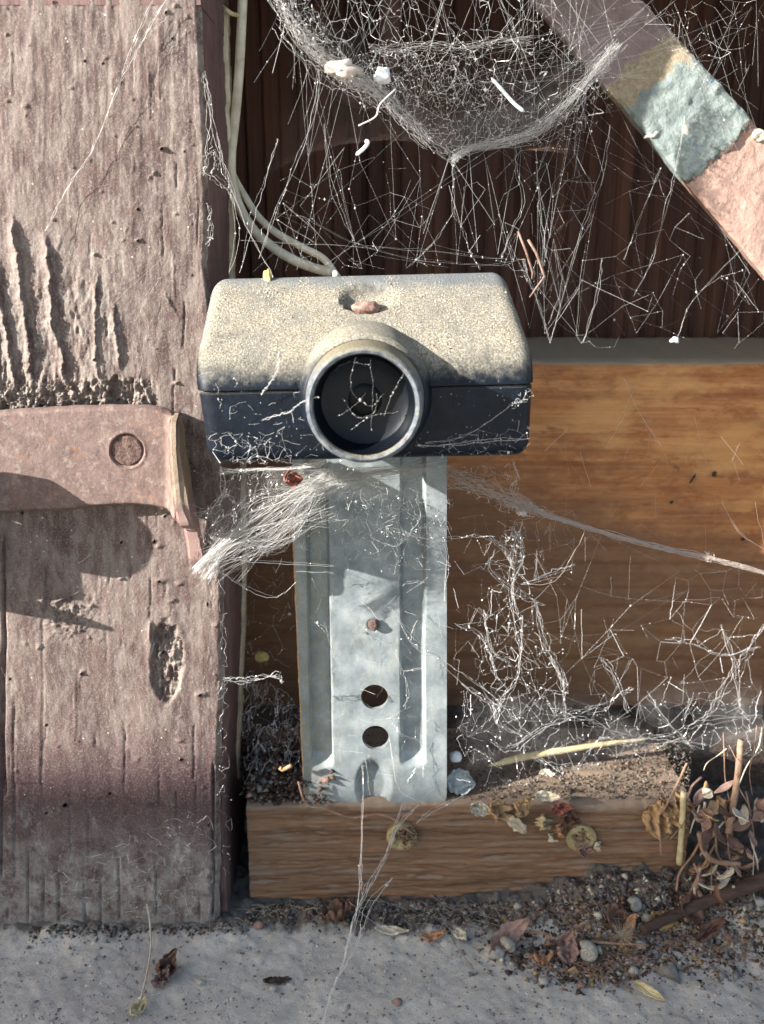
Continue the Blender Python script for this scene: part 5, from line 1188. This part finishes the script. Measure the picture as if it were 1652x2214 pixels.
# insect leg by the sensor corner
t = empty('insect_leg', U(1150, 600, 2)); tag(t, 'pair of thin brown dead insect legs hanging off the sensor right edge', 'insect legs')
il = lambda x, y: U(x, y, 2.0)
tube('leg', [il(1120, 500), il(1138, 545), il(1152, 590), il(1150, 604)], [.25, .28, .25, .2], M['legm'], t, 6); tube('leg', [il(1142, 518), il(1160, 548), il(1178, 598), il(1160, 622), il(1145, 643)], [.3, .32, .3, .25, .15], M['legm'], t, 6)
for k, (px, py, r, lb) in enumerate([(578, 600, .55, 'yellow crumb standing on the rear left edge of the sensor top')]):
    lump('crumb', lb, U(px, py, 9.5), (.8, .5, 1.6), M['crumb'], 'crumb', 7, .5)
# cocoons and mud on the brace
st = lambda x, y: U(x, y, 60.2)
o = tube('cocoon', spline([st(1478, 268), st(1484, 292), st(1488, 315), st(1502, 350)], 4), [.4, .9, 1.2, 1.2, 1.1, .8, 1.0, 1.3, 1.35, 1.2, 1.0, .7, .3], M['leafe'], None, 10); tag(o, 'slim cream cocoon stuck on the diagonal bar across the blue paint edge', 'cocoon')
lump('cocoon', 'small cream cocoon on the pink paint of the diagonal bar', st(1612, 386), (2.9, 1.3, 1.3), M['leafe'], 'cocoon', 11, .6)
lump('mud_blob', 'olive grey mud blob on the lower pink part of the diagonal bar', st(1598, 455), (3.6, 1.4, 4.0), M['straw'], 'mud blob', 12, .9)
lump('mud_blob', 'white droppings blob at the left edge of the bar by the blue paint', st(1412, 292), (1.7, 1, 1.2), M['leafe'], 'mud blob', 13, .8)
lump('mud_blob', 'white blob on the right edge of the bar at the blue paint end', st(1640, 296), (2.0, 1.2, 1.6), M['leafe'], 'mud blob', 14, .8)

# snail shells
def snail(c, Rr, label, yaw=0.3):
    pts = []; rad = []
    for k in range(64):
        t = k/63; a = t*2.4*2*math.pi; rr = Rr*(.10+.9*t**1.4)*.62
        pts.append(Vector((rr*math.cos(a), rr*math.sin(a)*1.0, -(1-t)*-.45*Rr))); rad.append(Rr*(.05+.40*t**1.3))
    Mx = Matrix.Rotation(yaw, 3, 'Z') @ Matrix.Rotation(R(70), 3, 'X')
    o = tube('snail_shell', [np.array(Mx @ p)+c for p in pts], rad, M['shell'], None, 12); tag(o, label, 'snail shell')
snail(up(g(1370, 1978), 3.0), 2.4, 'bluish grey snail shell on top of the litter heap by the board end', .4)
snail(up(g(1270, 2075), 2.2), 3.0, 'pale open snail shell in front of the pinkish standing leaf', -.5)
snail(up(g(1098, 2062), 2.2), 3.0, 'dusty grey snail shell tucked below the curved red brown leaf', 2.2)
lump('pebble', 'smooth pale grey stone at the left of the dusty snail shell', up(g(1068, 2065), 1.0), (2.6, 2, 1.5), M['pebl'], 'pebble', 21)
for k, (px, py, r, mt, lb) in enumerate([(1385, 2050, 1.5, 'pebl', 'white round seed below the pale tuft'), (1398, 1992, 1.6, 'leafe', 'pale round seed just right of the grey snail shell'), (1370, 2105, 1.4, 'pebl', 'round white capsule standing below the twig end'),
    (1515, 1908, 1.2, 'leafc', 'small pink bud in the dried plant heap'), (1640, 1955, 1.6, 'pebl', 'white seed at the right picture edge above the twig'), (560, 1985+20, 1.3, 'leafc', 'dusty pink crumb at the right of the post foot'), (745, 2010+30, .9, 'pebl', 'tiny pale pebble by the foot of the web strand'),
    (435, 2128, 1.0, 'pebl', 'tiny grey pebble half way between leaf and web strand foot'), (590, 2140, .9, 'pebl', 'tiny white pebble below the thin dark leaf flake'), (1175, 2125, 1.3, 'pebl', 'flat grey chip on the concrete below the litter'), (860, 2170, 1.1, 'leafc', 'pink speck of grit near the bottom edge'), (1120, 1965, 1.3, 'pebl', 'white grit lump against the foot of the lower board')]):
    lump('pebble', lb, up(g(px, py), r*.5), (r, r*.9, r*.8), M[mt], 'pebble', 30+k, .35, sub=2)

# dried flower heads heaped at the right
t = empty('dried_plant', g(1590, 1950)); tag(t, 'heap of pinkish dried flower heads and stems at the right edge of the ground', 'dried plant')
hp = np.random.default_rng(44)
for k in range(46):
    px, py = hp.normal(1580, 42), hp.uniform(1700, 1950); Y = 14+hp.normal(0, 5)
    if px < 1490 + (1790-py)*.0: px = 1500+hp.random()*60
    c = U(px, py, Y); an = (hp.uniform(0, 6.3), hp.uniform(-1.2, 1.2), hp.uniform(-1, 1))
    Mx = rotm(*an); nu, nv = 9, 5; V = []
    L, W = hp.uniform(3, 7.5), hp.uniform(1.6, 4)
    for i in range(nu):
        for j in range(nv):
            u = i/(nu-1); v = j/(nv-1)*2-1; wd = W/2*math.sin(math.pi*(.06+.9*u))
            p = Mx @ Vector(((u-.5)*L, v*wd, .8*L*(u-.5)**2+.5*abs(v)*wd+.25*W*mnoise.noise(Vector((u*3+k, v*2, 0))))); V.append(np.array(p)+c)
    o = mesh_obj('petal', V, grid_faces(nu, nv), M[['leafc', 'leafa', 'leafe', 'leafc', 'leafb'][k % 5]], t); md = o.modifiers.new('thick', 'SOLIDIFY'); md.thickness = .18*MM
for k in range(26):
    x, y = hp.uniform(1500, 1652), hp.uniform(1640, 1960); a = hp.normal(1.5, .5); L = hp.uniform(40, 170)
    P = [U(x+L*s*math.cos(a)+hp.normal(0, 5), y+L*s*math.sin(a)-L*.5, 15+hp.normal(0, 2)) for s in (0, .33, .66, 1)]
    tube('stem', spline(P, 4), hp.uniform(.1, .4), M[['stem', 'leafe', 'leafc'][k % 3]], t, 6)

# pale tuft by the orange scrap
w = Web(31); c = up(g(1340, 2040), 2)
for _ in range(90):
    d = w.rg.normal(0, 1, 3); d[2] = abs(d[2]); d /= np.linalg.norm(d); w.thread(c, c+d*w.rg.uniform(2, 6.5), .06, 4, -.05, .04)
tag(w.build('seed_tuft', M['leafe']), 'pale bristly seed tuft in the middle of the ground litter', 'seed tuft')

# brass wood screws in the lower board front
def screw(px, py, label, tilt, dirt):
    c = U(px, py, 21.0); t = empty('brass_screw', c); tag(t, label, 'screw')
    n, nr = 72, 22; V = []; torn = []
    for i in range(nr):
        r = 4.0*i/(nr-1)+.001
        for k in range(n):
            a = 2*math.pi*k/n; x, z = r*math.cos(a), r*math.sin(a)
            xr, zr = x*math.cos(tilt)-z*math.sin(tilt), x*math.sin(tilt)+z*math.cos(tilt)
            arm = min(abs(xr), abs(zr)); lng = max(abs(xr), abs(zr))
            cross = float(smoothstep(.95, .55, arm)*smoothstep(2.9, 2.4, lng)) + float(smoothstep(1.5, 1.0, r)); cross = min(1, cross)
            y = -.9 + .35*float(smoothstep(3.3, 4.0, r)) + 1.9*cross*max(.3, 1-r/3.4) - .12*mnoise.noise(Vector((x*1.4, z*1.4, px)))
            V.append((c[0]+x, c[1]+y, c[2]+z)); torn.append(cross)
    for k in range(n):
        a = 2*math.pi*k/n; V.append((c[0]+3.9*math.cos(a), c[1]+1.5, c[2]+3.9*math.sin(a))); torn.append(0)
    o = mesh_obj('screw_head', V, grid_faces(nr+1, n).tolist()+[[i*n+n-1, (i+1)*n+n-1, (i+1)*n, i*n] for i in range(nr)], M['brass'], t); auto_smooth(o, 50)
    P = []; S = []
    for _ in range(dirt):
        a = rng.uniform(0, 6.28); r = abs(rng.normal(0, 1.3)); P.append(c+np.array([r*math.cos(a)+(1.4 if dirt > 400 else 0), -.85-.55*rng.random(), r*math.sin(a)+(1.3 if dirt > 400 else 0)])); S.append(rng.gamma(2, .11)+.06)
    grains('packed_dirt', np.array(P), np.array(S), [M['soil'], M['soil'], M['grain2'], M['leafc']], t)
screw(1256, 1811, 'brass cross head screw in the lower board under the husks', .35, 60)
screw(868, 1808, 'brass screw half filled with dirt in the lower board under the bracket', .6, 900)

# ---- uncounted stuff: soil crumbs along the wall foot, grit on the concrete, dust and bits on the lower board
def scatter(n, fpx, smin, smean, mats, name, label, lift=.15):
    P = []; S = []
    while len(P) < n:
        px, py = fpx(); p = g(px, py)
        if p[1] > 21 and p[0] < X1B and p[0] > X0B: continue
        if p[1] > 12 and p[0] <= X0B: continue
        P.append(p); S.append(rng.gamma(2, smean/2)+smin)
    P = np.array(P); S = np.array(S); P[:, 2] += S*lift
    o = grains(name, P, S, mats); tag(o, label, 'debris'); return o
def f1():
    t = rng.random()**.8; x = 60+1600*t; w_ = np.interp(x, [0, 500, 1100, 1300, 1652], [18, 14, 34, 55, 75]); yb = np.interp(x, [0, 500, 560, 1100, 1400, 1652], [1998, 1985, 1958, 1950, 1958, 1930])
    return x, yb+abs(rng.normal(0, 1))*w_
scatter(11000, f1, .1, .30, [M['soil'], M['soil'], M['soil'], M['leafc'], M['peb'], M['soil'], M['grain2'], M['twig'], M['peb'], M['pebl']], 'soil_crumbs', 'dark soil crumbs and bits banked along the foot of the boards')
scatter(3600, lambda: (rng.uniform(-20, 1680), rng.uniform(1985, 2260)), .06, .22, [M['pebl'], M['peb'], M['peb'], M['grain3'], M['grain3'], M['dull']], 'grit', 'fine pale and dark grit scattered over the concrete')
def f3():
    c = [(1240, 2060, 90, 28), (1400, 2030, 90, 30), (1300, 1985, 120, 22), (1560, 2040, 90, 40), (1290, 2090, 60, 22)][rng.integers(0, 5)]
    return rng.normal(c[0], c[2]), rng.normal(c[1], c[3])
scatter(4200, f3, .14, .42, [M['soil'], M['leafb'], M['leafa'], M['peb'], M['leafc'], M['peb'], M['soil'], M['grain2'], M['leafe'], M['twig']], 'litter', 'mixed broken leaf, seed and stone litter heaped at the lower right', .3)
def f4(): return rng.uniform(1180, 1700), rng.uniform(1880, 1975)
scatter(5200, f4, .1, .38, [M['soil'], M['soil'], M['dull'], M['peb'], M['leafb'], M['twig'], M['leafc'], M['leafe']], 'soil_crumbs', 'dark crumbs and leaf bits heaped against the right end of the lower board', .2)
P = []; S = []
while len(P) < 9000:
    px = rng.uniform(520, 1490); Y = rng.uniform(24, 60)
    x = U(px, 1700, Y)[0]; dens = .4+.6*(x > 0)
    if rng.random() > dens: continue
    P.append([x, Y, ZTOP+.1 + (1.8*max(0, mnoise.noise(Vector((x*.12, Y*.12, 0)))+.3))*rng.random()]); S.append(rng.gamma(2, .14)+.08)
tag(grains('board_dust', np.array(P), np.array(S)*.75, [M['dull'], M['soil'], M['dull'], M['peb'], M['soil'], M['leafc'], M['dull']]), 'dust and crumbs covering the top of the lower board', 'debris')
P = []; S = []
for _ in range(2600):
    x = rng.uniform(X0B, -13); P.append([x, rng.uniform(22, 50), ZTOP+rng.random()**2*14*(.5+mnoise.noise(Vector((x*.2, 1, 1))))]); S.append(rng.gamma(2, .25)+.1)
tag(grains('gap_debris', np.array(P), np.array(S), [M['soil'], M['leafb'], M['soil'], M['peb'], M['leafc']]), 'dark crumbly debris packed between post and bracket', 'debris')

def film(name, polyfn, nu, nv, label, cover, mat='haze'): return web_sheet(name, polyfn, nu, nv, M[mat], label, cover)
def hamf(u, v):
    px = 590+750*u; yb = np.interp(px, [590, 700, 830, 978, 1110, 1240, 1335], [10, 130, 232, 345, 300, 215, 95]); yt = np.interp(px, [590, 800, 1150, 1335], [-60, 60, 70, 40])
    py = yb+(yt-yb)*v; return U(px, py, np.interp(px, [600, 800, 1000, 1300], [10, 20, 28, 40])+2*fbm(u*5, v*4, 180, 3))
film('web_film', hamf, 80, 30, 'thin pale film of web filling the lower lap of the hammock', lambda u, v: np.clip(1-v*1.3, 0, 1)*smoothstep(0, .12, u)*smoothstep(1, .8, u)*(.6+.9*fbm(u*9, v*5, 181, 3)))
def undf(u, v):
    px = 440+560*u; yb = np.interp(px, [440, 560, 700, 850, 1000], [1240, 1150, 1090, 1090, 1100]); yt = np.interp(px, [440, 500, 1000], [1180, 1020, 1003])
    py = yb+(yt-yb)*v; return U(px, py, 7+1.5*fbm(u*6, v*4, 182, 3))
film('web_film', undf, 70, 24, 'whitish film of web spread between post, sensor underside and bracket', lambda u, v: smoothstep(0, .35, v)*smoothstep(1.02, .7, u)*smoothstep(0, .1, u)*(.75+.8*fbm(u*8, v*3, 183, 3)))
def rgtf(u, v):
    px = 970+680*u; py = 1490+190*v-40*u; return U(px, py, 26+8*u+3*fbm(u*6, v*4, 184, 3))
film('web_film', rgtf, 60, 20, 'dusty film of web drawn over the debris behind the lower board', lambda u, v: smoothstep(0, .3, v)*smoothstep(1, .7, v)*smoothstep(0, .1, u)*(.30+.8*fbm(u*9, v*3, 185, 3)))
# splinters, fibres and fluff mixed into the litter
for nm, lab, n, fn_, mt, rr_, LL in (
    ('dry_fibres', 'short dry fibres and splinters mixed into the ground litter at right', 420, f3, 'stem', .14, 5.0),
    ('pale_fibres', 'pale wispy fibres lying in the dust along the wall foot', 420, f1, 'leafe', .07, 4.0)):
    w = Web(hash_ := 60+len(nm)); k_ = 0
    while k_ < n:
        px, py = fn_(); p = g(px, py)
        if (p[1] > 21 and X0B < p[0] < X1B) or (p[1] > 12 and p[0] <= X0B): k_ += 1; continue
        a = rng.random()*6.28; L = rng.gamma(2, LL/2.5)/2+.5; z1, z2 = .25+rng.random()*.9, .25+rng.random()*.9; d = np.array([math.cos(a)*L, math.sin(a)*L*.8, 0])
        p = p.copy(); w.path([p-d+[0, 0, z1], p+[rng.normal(0, .3), rng.normal(0, .3), (z1+z2)/2+.3], p+d+[0, 0, z2]], rr_, .04, 0); k_ += 1
    tag(w.build(nm, M[mt]), lab, 'debris', kind='stuff')
